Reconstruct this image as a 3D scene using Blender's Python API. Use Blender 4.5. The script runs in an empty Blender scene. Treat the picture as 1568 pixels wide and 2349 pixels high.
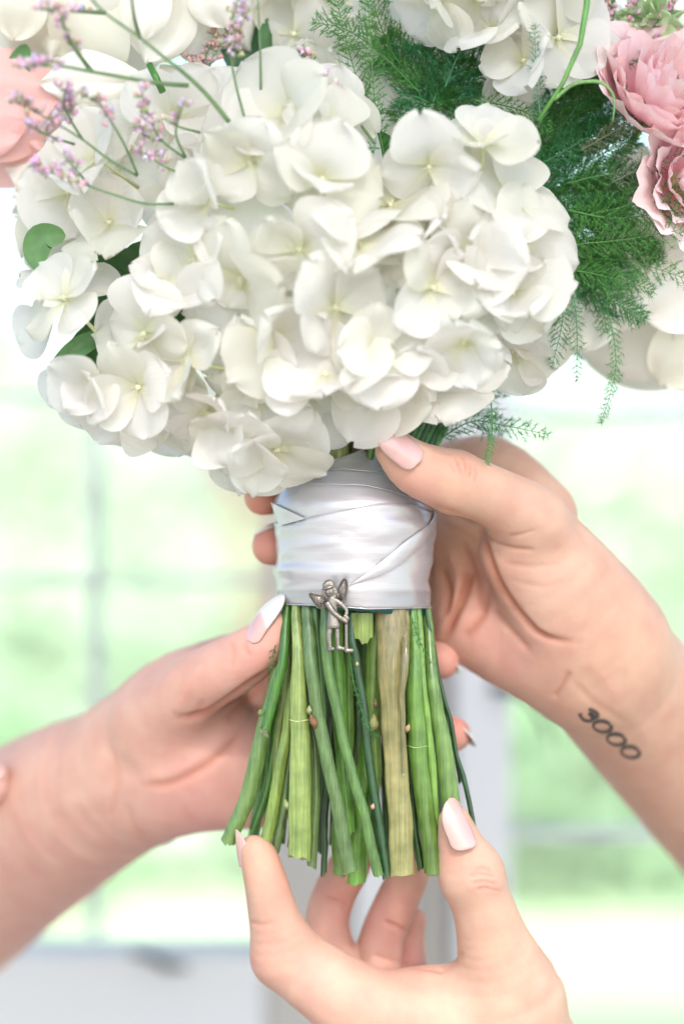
import bpy, math, random
import numpy as np
import openvdb as vdb
from mathutils import Vector, Matrix, noise
R = math.radians
random.seed(7)
sc = bpy.context.scene
C = sc.collection

# ------------------------------------------------------------------ camera, sky, sun, exposure
S = 0.00014            # metres per unit of the working scale
D0 = 5000.0            # camera distance in working units (0.70 m)
ZC = 1.2               # height of the bouquet above the lawn
cam_d = bpy.data.cameras.new('camera')
cam = bpy.data.objects.new('camera', cam_d); C.objects.link(cam)
cam.location = (0, -D0*S, ZC); cam.rotation_euler = (R(90), 0, 0)
cam_d.sensor_fit = 'HORIZONTAL'; cam_d.sensor_width = 24.0
cam_d.lens = 24.0*D0/1568.0
cam_d.clip_start = 0.02; cam_d.clip_end = 500
cam_d.dof.use_dof = True
cam_d.dof.focus_distance = (D0-140)*S
cam_d.dof.aperture_fstop = 3.4
sc.camera = cam

w = bpy.data.worlds.new('World'); sc.world = w; w.use_nodes = True
nt = w.node_tree; bg = nt.nodes['Background']
sky = nt.nodes.new('ShaderNodeTexSky'); sky.sky_type = 'NISHITA'; sky.sun_disc = False
SUN_EL, SUN_AZ = 48, 8        # high, behind the camera and a little to its right
sky.sun_elevation = R(SUN_EL); sky.sun_rotation = R(180-SUN_AZ)
sky.air_density = .8; sky.dust_density = 2.6; sky.ozone_density = 0.6
nt.links.new(sky.outputs[0], bg.inputs[0]); bg.inputs[1].default_value = 0.15
sun_d = bpy.data.lights.new('sun', 'SUN'); sun_d.energy = 5.0; sun_d.angle = R(10); sun_d.color = (1, 0.97, 0.93)
sun = bpy.data.objects.new('sun', sun_d); C.objects.link(sun)
sd = Vector((math.sin(R(SUN_AZ))*math.cos(R(SUN_EL)), -math.cos(R(SUN_AZ))*math.cos(R(SUN_EL)), math.sin(R(SUN_EL))))
sun.rotation_euler = sd.to_track_quat('Z', 'Y').to_euler(); sun.location = (1, -3, 4)
sc.view_settings.view_transform = 'Standard'; sc.view_settings.look = 'None'
sc.view_settings.exposure = 1.52; sc.view_settings.gamma = 1
sc.render.engine = 'CYCLES'
sc.cycles.use_denoising = True
sc.cycles.max_bounces = 12; sc.cycles.diffuse_bounces = 9; sc.cycles.transmission_bounces = 8; sc.cycles.transparent_max_bounces = 12; sc.cycles.sample_clamp_indirect = 6
sc.cycles.caustics_reflective = False; sc.cycles.caustics_refractive = False

# ------------------------------------------------------------------ helpers
def P(x, y, d=0.0):
    """working units at the camera axis -> a point in the scene, d units in front of the bouquet's axis"""
    f = (D0-d)/D0
    return Vector(((x-784)*f, -d, (1174.5-y)*f))
def M(v):
    return Vector((v[0]*S, v[1]*S, v[2]*S+ZC))
def props(o, label=None, cat=None, group=None, kind=None):
    if label: o['label'] = label
    if cat: o['category'] = cat
    if group: o['group'] = group
    if kind: o['kind'] = kind
    return o
def empty(name, loc, label, cat, group=None):
    o = bpy.data.objects.new(name, None); C.objects.link(o); o.location = loc
    o.empty_display_size = 0.01
    return props(o, label, cat, group)
def me_np(name, v, f, smooth=True, attrs=None):
    me = bpy.data.meshes.new(name)
    v = np.asarray(v, np.float32); me.vertices.add(len(v)); me.vertices.foreach_set('co', v.ravel())
    f = np.asarray(f, np.int32); n, k = f.shape
    me.loops.add(n*k); me.loops.foreach_set('vertex_index', f.ravel())
    me.polygons.add(n); me.polygons.foreach_set('loop_start', np.arange(n, dtype=np.int32)*k)
    me.polygons.foreach_set('use_smooth', np.full(n, smooth))
    me.update(calc_edges=True); me.validate()
    for nm, arr in (attrs or {}).items():
        a = me.color_attributes.new(nm, 'FLOAT_COLOR', 'POINT')
        arr = np.asarray(arr, np.float32)
        if arr.shape[1] == 3: arr = np.concatenate([arr, np.ones((len(arr), 1), np.float32)], 1)
        a.data.foreach_set('color', arr.ravel())
    return me
def link(name, me, mats, parent=None, matrix=None):
    o = bpy.data.objects.new(name, me); C.objects.link(o)
    for m in (mats if isinstance(mats, (list, tuple)) else [mats]):
        if m and m.name not in [x.name for x in me.materials if x]: me.materials.append(m)
    if parent is not None:
        o.parent = parent
        if matrix is None: o.location = (-Vector(parent_world(parent)))
    if matrix is not None: o.matrix_local = matrix
    return o
def parent_world(p):
    v = Vector(p.location)
    while p.parent is not None:
        p = p.parent; v = v + Vector(p.location)
    return v
class MB:
    """collects tubes, quads and patches (in working units) into one mesh"""
    def __init__(s): s.v = []; s.f = []; s.c = []
    def add(s, vs, fs, col=(1, 1, 1)):
        b = len(s.v); s.v += [tuple(v) for v in vs]; s.f += [tuple(i+b for i in f) for f in fs]
        s.c += [col]*len(vs) if not isinstance(col, list) else col
    def tube(s, pts, rads, n=8, cap=True, col=(1, 1, 1), flat=1.0, ridge=0.0, twist=0.0):
        pts = [Vector(p) for p in pts]; vs = []
        ref = None; cols = []
        for i, p in enumerate(pts):
            t = (pts[min(i+1, len(pts)-1)]-pts[max(i-1, 0)]).normalized()
            if ref is None: ref = Vector((0, -1, 0)) if abs(t.y) < .9 else Vector((1, 0, 0))
            a = (ref-t*ref.dot(t)).normalized(); ref = a; b = t.cross(a)
            r = rads[i] if hasattr(rads, '__len__') else rads
            cc = col[i] if isinstance(col, list) else col
            for k in range(n):
                an = 2*math.pi*k/n+twist*i
                rr = r*(1+ridge*math.cos(an*5))
                vs.append(p+a*math.cos(an)*rr*flat+b*math.sin(an)*rr); cols.append(cc)
        fs = [(i*n+k, i*n+(k+1) % n, (i+1)*n+(k+1) % n, (i+1)*n+k) for i in range(len(pts)-1) for k in range(n)]
        if cap:
            c0 = len(vs); vs.append(pts[0]); vs.append(pts[-1]); cols += [cols[0], cols[-1]]
            m = (len(pts)-1)*n
            fs += [(c0, (k+1) % n, k) for k in range(n)]+[(c0+1, m+k, m+(k+1) % n) for k in range(n)]
        s.add(vs, fs, cols)
    def ball(s, c, r, nu=8, nv=6, col=(1, 1, 1), sc3=(1, 1, 1)):
        vs = []; fs = []
        for j in range(nv+1):
            for i in range(nu):
                th = math.pi*j/nv; ph = 2*math.pi*i/nu
                vs.append(Vector(c)+Vector((math.sin(th)*math.cos(ph)*sc3[0], math.sin(th)*math.sin(ph)*sc3[1], math.cos(th)*sc3[2]))*r)
        fs = [(j*nu+i, j*nu+(i+1) % nu, (j+1)*nu+(i+1) % nu, (j+1)*nu+i) for j in range(nv) for i in range(nu)]
        s.add(vs, fs, col)
    def mesh(s, name, origin=Vector((0, 0, 0)), smooth=True, world=True):
        me = bpy.data.meshes.new(name)
        if world: vs = [(M(v)-origin) for v in s.v]
        else: vs = [Vector(v)*S for v in s.v]
        me.from_pydata([tuple(v) for v in vs], [], s.f)
        me.polygons.foreach_set('use_smooth', [smooth]*len(me.polygons))
        a = me.color_attributes.new('tint', 'FLOAT_COLOR', 'POINT')
        a.data.foreach_set('color', [x for c in s.c for x in (c[0], c[1], c[2], 1)])
        me.update(); return me
    def build(s, name, mat, parent=None, smooth=True):
        o0 = parent_world(parent) if parent is not None else Vector((0, 0, 0))
        me = s.mesh(name, o0, smooth)
        o = bpy.data.objects.new(name, me); C.objects.link(o); me.materials.append(mat)
        if parent is not None: o.parent = parent
        return o
    def thing(s, name, mat, base, label, cat, group=None, smooth=True):
        me = s.mesh(name, base, smooth); me.materials.append(mat)
        o = bpy.data.objects.new(name, me); C.objects.link(o); o.location = base
        return props(o, label, cat, group)
def spline(pts, n):
    """Catmull-Rom through control points"""
    pts = [tuple(p) for p in pts]; q = [pts[0]]+pts+[pts[-1]]; out = []
    for i in range(n):
        t = i/(n-1)*(len(pts)-1); k = min(int(t), len(pts)-2); u = t-k
        p0, p1, p2, p3 = q[k], q[k+1], q[k+2], q[k+3]
        out.append(tuple(.5*((2*b)+(-a+c)*u+(2*a-5*b+4*c-d)*u*u+(-a+3*b-3*c+d)*u**3) for a, b, c, d in zip(p0, p1, p2, p3)))
    return out

# ------------------------------------------------------------------ materials
def mat(name, col=(.5, .5, .5), rough=.5, **kw):
    m = bpy.data.materials.new(name); m.use_nodes = True
    b = m.node_tree.nodes['Principled BSDF']
    b.inputs['Base Color'].default_value = (*col, 1); b.inputs['Roughness'].default_value = rough
    for k, v in kw.items():
        b.inputs[k.replace('_', ' ')].default_value = v
    return m
def nd(m, t, **kw):
    n = m.node_tree.nodes.new(t)
    for k, v in kw.items(): setattr(n, k, v)
    return n
def lk(m, a, b): m.node_tree.links.new(a, b)
def bump(m, scale=400, strength=.2, dist=.0003, detail=3, stretch=(1, 1, 1), coord='Object', extra=None):
    b = m.node_tree.nodes['Principled BSDF']
    tc = nd(m, 'ShaderNodeTexCoord'); mp = nd(m, 'ShaderNodeMapping'); mp.inputs['Scale'].default_value = stretch
    nz = nd(m, 'ShaderNodeTexNoise'); nz.inputs['Scale'].default_value = scale; nz.inputs['Detail'].default_value = detail
    bp = nd(m, 'ShaderNodeBump'); bp.inputs['Strength'].default_value = strength; bp.inputs['Distance'].default_value = dist
    lk(m, tc.outputs[coord], mp.inputs[0]); lk(m, mp.outputs[0], nz.inputs['Vector']); lk(m, nz.outputs[0], bp.inputs['Height'])
    lk(m, bp.outputs[0], b.inputs['Normal'])
    return nz, bp, mp
def tinted(m, col, var=.0, scale=200, stretch=(1, 1, 1), col2=None):
    """base colour = col * vertex tint, mottled towards col2 by noise"""
    b = m.node_tree.nodes['Principled BSDF']
    at = nd(m, 'ShaderNodeVertexColor'); at.layer_name = 'tint'
    mx = nd(m, 'ShaderNodeMixRGB', blend_type='MULTIPLY'); mx.inputs[0].default_value = 1
    lk(m, at.outputs[0], mx.inputs[1])
    if var:
        tc = nd(m, 'ShaderNodeTexCoord'); mp = nd(m, 'ShaderNodeMapping'); mp.inputs['Scale'].default_value = stretch
        nz = nd(m, 'ShaderNodeTexNoise'); nz.inputs['Scale'].default_value = scale; nz.inputs['Detail'].default_value = 4
        rp = nd(m, 'ShaderNodeValToRGB'); rp.color_ramp.elements[0].position = .35; rp.color_ramp.elements[1].position = .68
        rp.color_ramp.elements[0].color = (*col, 1); rp.color_ramp.elements[1].color = (*(col2 or [c*(1-var) for c in col]), 1)
        lk(m, tc.outputs['Object'], mp.inputs[0]); lk(m, mp.outputs[0], nz.inputs['Vector']); lk(m, nz.outputs[0], rp.inputs[0])
        lk(m, rp.outputs[0], mx.inputs[2])
    else: mx.inputs[2].default_value = (*col, 1)
    lk(m, mx.outputs[0], b.inputs['Base Color'])
    return mx
def translucent(m, amount, col):
    """mixes light through thin tissue into the material"""
    nt = m.node_tree; b = nt.nodes['Principled BSDF']; out = nt.nodes['Material Output']
    tr = nd(m, 'ShaderNodeBsdfTranslucent'); mx = nd(m, 'ShaderNodeMixShader'); mx.inputs[0].default_value = amount
    tr.inputs[0].default_value = (*col, 1)
    lk(m, b.outputs[0], mx.inputs[1]); lk(m, tr.outputs[0], mx.inputs[2]); lk(m, mx.outputs[0], out.inputs[0])
    return tr
# ------------------------------------------------------------------ hands: one continuous skin each
def seg_dist2(px, py, ax, ay, bx, by):
    dx, dy = bx-ax, by-ay; L = dx*dx+dy*dy+1e-9
    t = np.clip(((px-ax)*dx+(py-ay)*dy)/L, 0, 1)
    return np.hypot(px-(ax+t*dx), py-(ay+t*dy)), t
class Field:
    def __init__(s, lo, hi, vx):
        s.lo = np.array(lo, np.float32); s.vx = vx
        s.n = np.ceil((np.array(hi)-np.array(lo))/vx).astype(int)+1
        s.ax = [s.lo[i]+np.arange(s.n[i], dtype=np.float32)*vx for i in range(3)]
        s.F = None
    def blank(s): return np.full(s.n, 50.0, np.float32)
    def cone(s, F, a, ra, b, rb, k, flat=1.0):
        m = max(ra, rb)*max(1, flat)+k+4*s.vx
        sl = []
        for i in range(3):
            l = min(a[i], b[i])-m; h = max(a[i], b[i])+m
            i0 = max(0, int((l-s.lo[i])/s.vx)); i1 = min(s.n[i], int((h-s.lo[i])/s.vx)+2)
            if i1 <= i0: return
            sl.append(slice(i0, i1))
        X = s.ax[0][sl[0]][:, None, None]; Y = s.ax[1][sl[1]][None, :, None]; Z = s.ax[2][sl[2]][None, None, :]
        a = np.array(a, np.float32); b = np.array(b, np.float32)
        sy = 1.0/flat
        ab = b-a; ab[1] *= sy; L = float((ab**2).sum())+1e-6
        x = X-a[0]; y = (Y-a[1])*sy; z = Z-a[2]
        t = np.clip((x*ab[0]+y*ab[1]+z*ab[2])/L, 0, 1)
        d = np.sqrt((x-t*ab[0])**2+(y-t*ab[1])**2+(z-t*ab[2])**2)-(ra+(rb-ra)*t)
        d *= min(1.0, flat) if flat < 1 else 1
        G = F[sl[0], sl[1], sl[2]]
        if k > 0:
            h = np.maximum(k-np.abs(G-d), 0)/k
            F[sl[0], sl[1], sl[2]] = np.minimum(G, d)-h*h*k*.25
        else: F[sl[0], sl[1], sl[2]] = np.minimum(G, d)
    def chain(s, F, pts, k, flat=1.0):
        if len(pts) > 2: pts = spline(pts, 4*(len(pts)-1)+1)
        q = []
        for p in pts:
            f = (D0-p[2])/D0; q.append((tuple(P(p[0], p[1], p[2])), p[3]*f))
        G = s.blank()
        for (a, ra), (b, rb) in zip(q[:-1], q[1:]): s.cone(G, a, ra, b, rb, 0, flat)
        if k > 0:
            h = np.maximum(k-np.abs(F-G), 0)/k; F[...] = np.minimum(F, G)-h*h*k*.25
        else: F[...] = np.minimum(F, G)
    def mesh(s, F):
        g = vdb.FloatGrid(background=50.0); g.copyFromArray(np.ascontiguousarray(F))
        v, q = g.convertToQuads(0.0)
        return v*s.vx+s.lo, q
def vnormals(v, q):
    n = np.cross(v[q[:, 2]]-v[q[:, 0]], v[q[:, 3]]-v[q[:, 1]]); vn = np.zeros_like(v)
    for k in range(4): np.add.at(vn, q[:, k], n)
    return vn/(np.linalg.norm(vn, axis=1, keepdims=True)+1e-9)
def proj(v):
    f = (D0+v[:, 1])/D0
    return v[:, 0]/f+784, 1174.5-v[:, 2]/f

SKIN = mat('skin', (.74, .47, .35), .5, Subsurface_Weight=.40, Subsurface_Scale=.005)
SKIN.node_tree.nodes['Principled BSDF'].inputs['Subsurface Radius'].default_value = (1, .35, .18)
SKIN.node_tree.nodes['Principled BSDF'].inputs['Specular IOR Level'].default_value = .35
def _skin():
    m = SKIN; b = m.node_tree.nodes['Principled BSDF']
    at = nd(m, 'ShaderNodeVertexColor'); at.layer_name = 'tint'
    tc = nd(m, 'ShaderNodeTexCoord')
    nz = nd(m, 'ShaderNodeTexNoise'); nz.inputs['Scale'].default_value = 90; nz.inputs['Detail'].default_value = 5
    lk(m, tc.outputs['Object'], nz.inputs['Vector'])
    rp = nd(m, 'ShaderNodeValToRGB'); rp.color_ramp.elements[0].position = .3; rp.color_ramp.elements[1].position = .7
    rp.color_ramp.elements[0].color = (.90, .80, .80, 1); rp.color_ramp.elements[1].color = (1.0, 1.0, .98, 1)
    lk(m, nz.outputs[0], rp.inputs[0])
    mx = nd(m, 'ShaderNodeMixRGB', blend_type='MULTIPLY'); mx.inputs[0].default_value = 1
    lk(m, at.outputs[0], mx.inputs[1]); lk(m, rp.outputs[0], mx.inputs[2]); lk(m, mx.outputs[0], b.inputs['Base Color'])
    vo = nd(m, 'ShaderNodeTexVoronoi'); vo.inputs['Scale'].default_value = 1500; vo.feature = 'DISTANCE_TO_EDGE'
    n2 = nd(m, 'ShaderNodeTexNoise'); n2.inputs['Scale'].default_value = 500; n2.inputs['Detail'].default_value = 4
    lk(m, tc.outputs['Object'], n2.inputs['Vector'])
    wv = nd(m, 'ShaderNodeVectorMath', operation='ADD')
    sc_ = nd(m, 'ShaderNodeVectorMath', operation='SCALE'); sc_.inputs['Scale'].default_value = .0006
    lk(m, n2.outputs['Color'], sc_.inputs[0]); lk(m, sc_.outputs[0], wv.inputs[1]); lk(m, tc.outputs['Object'], wv.inputs[0])
    lk(m, wv.outputs[0], vo.inputs['Vector'])
    cl = nd(m, 'ShaderNodeMath', operation='MINIMUM'); cl.inputs[1].default_value = .12; lk(m, vo.outputs['Distance'], cl.inputs[0])
    ad = nd(m, 'ShaderNodeMath', operation='MULTIPLY_ADD'); lk(m, n2.outputs[0], ad.inputs[0]); ad.inputs[1].default_value = .35
    lk(m, cl.outputs[0], ad.inputs[2])
    bp = nd(m, 'ShaderNodeBump'); bp.inputs['Strength'].default_value = .4; bp.inputs['Distance'].default_value = .0006
    lk(m, ad.outputs[0], bp.inputs['Height']); lk(m, bp.outputs[0], b.inputs['Normal'])
_skin()
BASE = np.array([.80, .50, .355])     # back of hand
PALM = np.array([.82, .455, .365])
FLUSH = np.array([.83, .40, .29])

def hand(F, field, creases, blush, base, label, origin):
    v, q = field.mesh(F)
    # finish the relief: creases press in, tendons and folds stand up
    for it in range(1):
        n = vnormals(v, q)
        if (n*(v-v.mean(0))).sum() < 0: q = q[:, ::-1].copy(); n = -n
        px, py = proj(v); d = -v[:, 1]
        view = np.stack([-v[:, 0], -D0-v[:, 1], -v[:, 2]], 1); view /= np.linalg.norm(view, axis=1, keepdims=True)
        fac = np.clip((n*view).sum(1)*2.2, 0, 1)
        disp = np.zeros(len(v), np.float32); ctint = np.zeros(len(v), np.float32)
        for line, wd, dp, dmin in creases:
            if len(line) > 2: line = spline(line, 14)
            xs = [p[0] for p in line]; ys = [p[1] for p in line]
            sel = np.where((px > min(xs)-wd*4) & (px < max(xs)+wd*4) & (py > min(ys)-wd*4) & (py < max(ys)+wd*4) & (d > dmin))[0]
            if not len(sel): continue
            dd = np.full(len(sel), 1e9); tt = np.zeros(len(sel)); m = len(line)-1
            for i in range(m):
                a, b = line[i], line[i+1]
                dist, t = seg_dist2(px[sel], py[sel], a[0], a[1], b[0], b[1])
                up = dist < dd; dd[up] = dist[up]; tt[up] = ((i+t)/m)[up]
            taper = np.clip(np.minimum(tt, 1-tt)*6, 0.15, 1)
            g = np.exp(-(dd/wd)**2)*taper*fac[sel]
            disp[sel] -= dp*1.35*g
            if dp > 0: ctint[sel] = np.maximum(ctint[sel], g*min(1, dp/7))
        v = v+n*disp[:, None]
    col = np.tile(np.array(base), (len(v), 1))
    for x, y, r, c, am in blush:
        g = (np.exp(-(((px-x)**2+(py-y)**2)/(r*r)))*am)[:, None]
        col = col*(1-g)+np.array(c)*g
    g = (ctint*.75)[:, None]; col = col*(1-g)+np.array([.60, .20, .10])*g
    col = col*np.array([.785, .79, .82])
    world = v*S; world[:, 2] += ZC
    root = empty('hand', origin, label, 'hand')
    me = me_np('skin', world-np.array(origin), q, True, {'tint': col})
    o = link('skin', me, SKIN, None); o.parent = root
    return root, v, q

def nail(parent, B, T, hw, nrm, sag=.32, french=0.0, arch=.10, col=(.60, .36, .33), base_w=.8):
    """an almond nail: B cuticle middle, T free tip, hw half width, nrm outward"""
    B = P(*B); T = P(*T); ax = T-B; L = ax.length; a = ax.normalized()
    n = Vector((nrm[0], -nrm[2], nrm[1])); n = (n-a*n.dot(a)).normalized(); s = a.cross(n)
    nu, nv = 15, 26; vs = []; cols = []
    for j in range(nv+1):
        t = j/nv
        wprof = 1.0
        if t < .25: wprof = math.sqrt(max(0, 1-((.25-t)/.25)**2.4))
        if t > .42: wprof = (1-((t-.42)/.58)**2.3)**.62 if t < 1 else 0
        wprof = max(.02, wprof)
        for i in range(nu+1):
            u = (i/nu*2-1)*wprof
            th = u*1.05
            p = B+a*(t*L)+s*(math.sin(th)/math.sin(1.05)*hw)+n*(-(1-math.cos(th))*hw*sag*2.2+arch*L*math.sin(math.pi*min(1, t*.9)))
            vs.append(p)
            ft = 1/(1+math.exp(-(t-(1-french)-.10*u*u*-1)*60)) if french else 0
            lun = math.exp(-((t-.10)/.10)**2-(u/.5)**2)*.25
            c = Vector(col)*(1-ft)+Vector((.66, .62, .62))*ft; c = c*(1-lun)+Vector((.66, .48, .46))*lun
            cols.append(tuple(c))
    top = len(vs)
    vs += [p-n*3.2 for p in vs[:top]]; cols += cols
    W = nu+1; fs = []
    for j in range(nv):
        for i in range(nu):
            k = j*W+i; fs.append((k, k+1, k+W+1, k+W)); fs.append((top+k, top+k+W, top+k+W+1, top+k+1))
    edge = [i for i in range(nu)]+[j*W+nu for j in range(nv)]+[nv*W+i for i in range(nu, 0, -1)]+[j*W for j in range(nv, 0, -1)]
    for x, y in zip(edge, edge[1:]+edge[:1]): fs.append((x, x+top, y+top, y))
    mb = MB(); mb.add(vs, fs, cols); return mb.build('nail', NAIL, parent)
NAIL = mat('nail_polish', (.86, .62, .58), .12, Coat_Weight=.9, Coat_Roughness=.04, Subsurface_Weight=.12, Subsurface_Scale=.002)
tinted(NAIL, (1, 1, 1))

# --- the hand that comes in from the right, thumb over the ribbon
f = Field((-260, -260, -1180), (1180, 1000, 215), 5.5)
B_ = f.blank()
f.chain(B_, [(1330, 1450, -130, 158), (1392, 1532, -210, 166), (1500, 1655, -400, 172), (1720, 1890, -760, 190)], 40, .8)
f.chain(B_, [(1222, 1262, -30, 122), (1300, 1370, -70, 145), (1370, 1480, -140, 160)], 40, .8)
f.chain(B_, [(1085, 1425, -170, 98), (1200, 1480, -150, 112), (1345, 1520, -170, 140)], 50, .8)
f.chain(B_, [(1060, 1250, -235, 90), (1050, 1400, -250, 95)], 60, .7)
f.chain(B_, [(1130, 1300, -200, 100), (1260, 1430, -180, 110)], 60, .7)
f.chain(B_, [(1020, 1085, -300, 62), (1125, 1085, -260, 80), (1220, 1190, -190, 100)], 40, .8)
th = f.blank()
f.chain(th, [(906, 1032, 180, 39), (955, 1074, 168, 55), (1042, 1106, 140, 66)], 10, .9)
f.chain(th, [(1042, 1106, 140, 66), (1128, 1138, 92, 62), (1215, 1190, 30, 76)], 10, .95)
h = np.maximum(45-np.abs(B_-th), 0)/45; A = np.minimum(B_, th)-h*h*45*.25
for pts in ([(1040, 1110, -300, 56), (900, 1090, -345, 50), (730, 1100, -300, 47), (640, 1130, -170, 44), (602, 1140, -75, 40)],
            [(1050, 1230, -300, 58), (900, 1230, -350, 52), (730, 1230, -310, 48), (645, 1245, -170, 46), (622, 1253, -70, 42)],
            [(1050, 1340, -300, 56), (900, 1330, -345, 50), (760, 1320, -320, 45), (700, 1320, -230, 40)],
            [(1060, 1430, -290, 52), (930, 1410, -330, 46), (820, 1400, -300, 40)]):
    g = f.blank(); f.chain(g, pts, 10); h = np.maximum(30-np.abs(A-g), 0)/30; A = np.minimum(A, g)-h*h*30*.25
cre = [
 ([(1098, 1205), (1112, 1250), (1128, 1300), (1151, 1351), (1199, 1418), (1247, 1462), (1325, 1474)], 8, 7, -260),
 ([(1103, 1217), (1132, 1243), (1180, 1258), (1228, 1261)], 5, 3.6, -260),
 ([(1165, 1230), (1195, 1226), (1230, 1214)], 4, 2.2, -260),
 ([(1080, 1300), (1070, 1345), (1050, 1392), (1012, 1478)], 11, 11, -330),
 ([(1060, 1240), (1085, 1300), (1100, 1350), (1108, 1400)], 9, 5, -330),
 ([(1030, 1260), (1052, 1330), (1040, 1400)], 12, -7, -330),
 ([(1120, 1340), (1110, 1400), (1085, 1440), (1060, 1465)], 9, 5, -330),
 ([(1305, 1538), (1290, 1572), (1268, 1602)], 6, 3.5, -330),
 ([(1199, 1418), (1232, 1452), (1275, 1470)], 6, 3, -330),
 ([(1150, 1290), (1220, 1300), (1290, 1290)], 6, 1.2, -330),
 ([(1170, 1330), (1240, 1345), (1300, 1330)], 6, 1.2, -330), ([(1340, 1500), (1420, 1600), (1500, 1720)], 20, -1.6, -600), ([(1310, 1560), (1360, 1610), (1440, 1660)], 9, 1.5, -500), ([(1190, 1160), (1290, 1230), (1380, 1330)], 30, -4, -300), ([(1020, 1190), (1075, 1215), (1100, 1240)], 10, -4, -300), ([(1010, 1300), (1030, 1360), (1015, 1420)], 9, 6, -300), ([(1130, 1395), (1160, 1430), (1220, 1500)], 8, 3, -300),
 ([(1044, 1048), (1050, 1068), (1058, 1088)], 3.5, 3, 0), ([(1058, 1046), (1066, 1068), (1062, 1092)], 3.5, 3, 0),
 ([(1072, 1062), (1080, 1080), (1074, 1098)], 3.2, 2.6, 0), ([(1032, 1056), (1036, 1072), (1044, 1088)], 3, 1.8, 0),
 ([(1088, 1068), (1093, 1086), (1088, 1104)], 3.2, 2.0, 0), ([(1050, 1060), (1062, 1072), (1072, 1090)], 14, -3, 0),
 ([(990, 1162), (1040, 1178), (1098, 1207)], 9, 3, -200),
 ([(962, 1066), (935, 1060), (905, 1040), (885, 1015)], 5, 4, 100),
]
bl = [(925, 1110, 45, FLUSH, .55), (960, 1140, 50, PALM, .6), (1060, 1070, 40, (.80, .44, .32), .6), (1050, 1320, 110, (.85, .42, .28), .75), (1080, 1470, 110, (.84, .43, .33), .6),
      (1180, 1500, 120, PALM, .6), (1260, 1340, 120, (.80, .53, .40), .6), (1210, 1150, 90, (.80, .55, .42), .4), (610, 1200, 120, (.86, .36, .26), .9), (1450, 1600, 150, (.79, .52, .37), .5)]
HA, hv, hq = hand(A, f, cre, bl, BASE, 'hand with a 3000 wrist tattoo, its thumb pressed over the ribbon', M(P(1392, 1532, -210)))
nail(HA, (966, 1056, 226), (866, 984, 236), 36, (.20, .42, .88), sag=.42, arch=.07)
nail(HA, (640, 1105, -120), (585, 1125, -40), 30, (-.5, .8, -.3), french=.4)
nail(HA, (655, 1210, -120), (585, 1228, -60), 32, (-.45, .85, -.2), french=.45)

# tattoo: ink strokes lying on the skin
from mathutils.bvhtree import BVHTree
bvh = BVHTree.FromPolygons([Vector(x) for x in hv.tolist()], hq.tolist())
def on_skin(x, y, lift):
    o = Vector((0, -D0, 0)); dr = (P(x, y, 0)-o).normalized()
    loc, n, i, dist = bvh.ray_cast(o, dr)
    if loc is None: return None, None
    if n.dot(dr) > 0: n = -n
    return loc, n
INK = bpy.data.materials.new('tattoo_ink'); INK.use_nodes = True
def _ink():
    m = INK; nt = m.node_tree; b = nt.nodes['Principled BSDF']; out = nt.nodes['Material Output']
    b.inputs['Base Color'].default_value = (.055, .062, .06, 1); b.inputs['Roughness'].default_value = .6
    at = nd(m, 'ShaderNodeVertexColor'); at.layer_name = 'tint'; tr = nd(m, 'ShaderNodeBsdfTransparent'); mx = nd(m, 'ShaderNodeMixShader')
    sp = nd(m, 'ShaderNodeSeparateColor'); lk(m, at.outputs[0], sp.inputs[0])
    nz = nd(m, 'ShaderNodeTexNoise'); nz.inputs['Scale'].default_value = 2500; tc = nd(m, 'ShaderNodeTexCoord'); lk(m, tc.outputs['Object'], nz.inputs['Vector'])
    mu = nd(m, 'ShaderNodeMath', operation='MULTIPLY_ADD'); lk(m, nz.outputs[0], mu.inputs[0]); mu.inputs[1].default_value = .5; mu.inputs[2].default_value = .62
    m2 = nd(m, 'ShaderNodeMath', operation='MULTIPLY', use_clamp=True); lk(m, sp.outputs[0], m2.inputs[0]); lk(m, mu.outputs[0], m2.inputs[1])
    lk(m, m2.outputs[0], mx.inputs[0]); lk(m, tr.outputs[0], mx.inputs[1]); lk(m, b.outputs[0], mx.inputs[2]); lk(m, mx.outputs[0], out.inputs[0])
_ink()
def ink(name, pts, wd):
    mb = MB(); n = 40; q = spline(pts, n); rows = []
    for i in range(n):
        x, y = q[i][:2]; x0, y0 = q[max(i-1, 0)][:2]; x1, y1 = q[min(i+1, n-1)][:2]
        L = math.hypot(x1-x0, y1-y0)+1e-6; nx, ny = -(y1-y0)/L, (x1-x0)/L
        w_ = wd*(q[i][2] if len(q[i]) > 2 else 1)
        row = []
        for u in (-1, -.6, -.25, .25, .6, 1):
            l_, nn = on_skin(x+nx*w_*u, y+ny*w_*u, 1)
            if l_ is None: l_ = P(x, y, -200); nn = Vector((0, -1, 0))
            a_ = {1: 0, .6: .55, .25: .95}[abs(u)]*(0.35 if i in (0, n-1) else 1)
            row.append((l_+nn*1.3, a_))
        rows.append(row)
    vs = [p for r in rows for p, _ in r]; cs = [(a_, a_, a_) for r in rows for _, a_ in r]
    fs = [(i*6+k, i*6+k+1, (i+1)*6+k+1, (i+1)*6+k) for i in range(n-1) for k in range(5)]
    mb.add(vs, fs, cs); return mb.build(name, INK, TAT)
TAT = MB(); TAT.add([P(1329, 1645, -300)]*3, [(0, 1, 2)], (0, 0, 0))
def T_(x, y, w_=1): return (1285.8+x*.14+0.0, 1599.4+y*.14, w_)    # close-up sheet -> working units
_l, _n = on_skin(1400, 1690, 0)
TAT = empty('wrist_tattoo', M(_l), None, None); TAT.parent = HA; TAT.location = M(_l)-HA.location
ink('digit', [T_(310, 260, 1.3), T_(330, 320, .9), T_(390, 375, 1), T_(480, 385, 1), T_(530, 345, 1), T_(505, 280, .9), T_(445, 265, .9)], 5.6)
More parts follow.
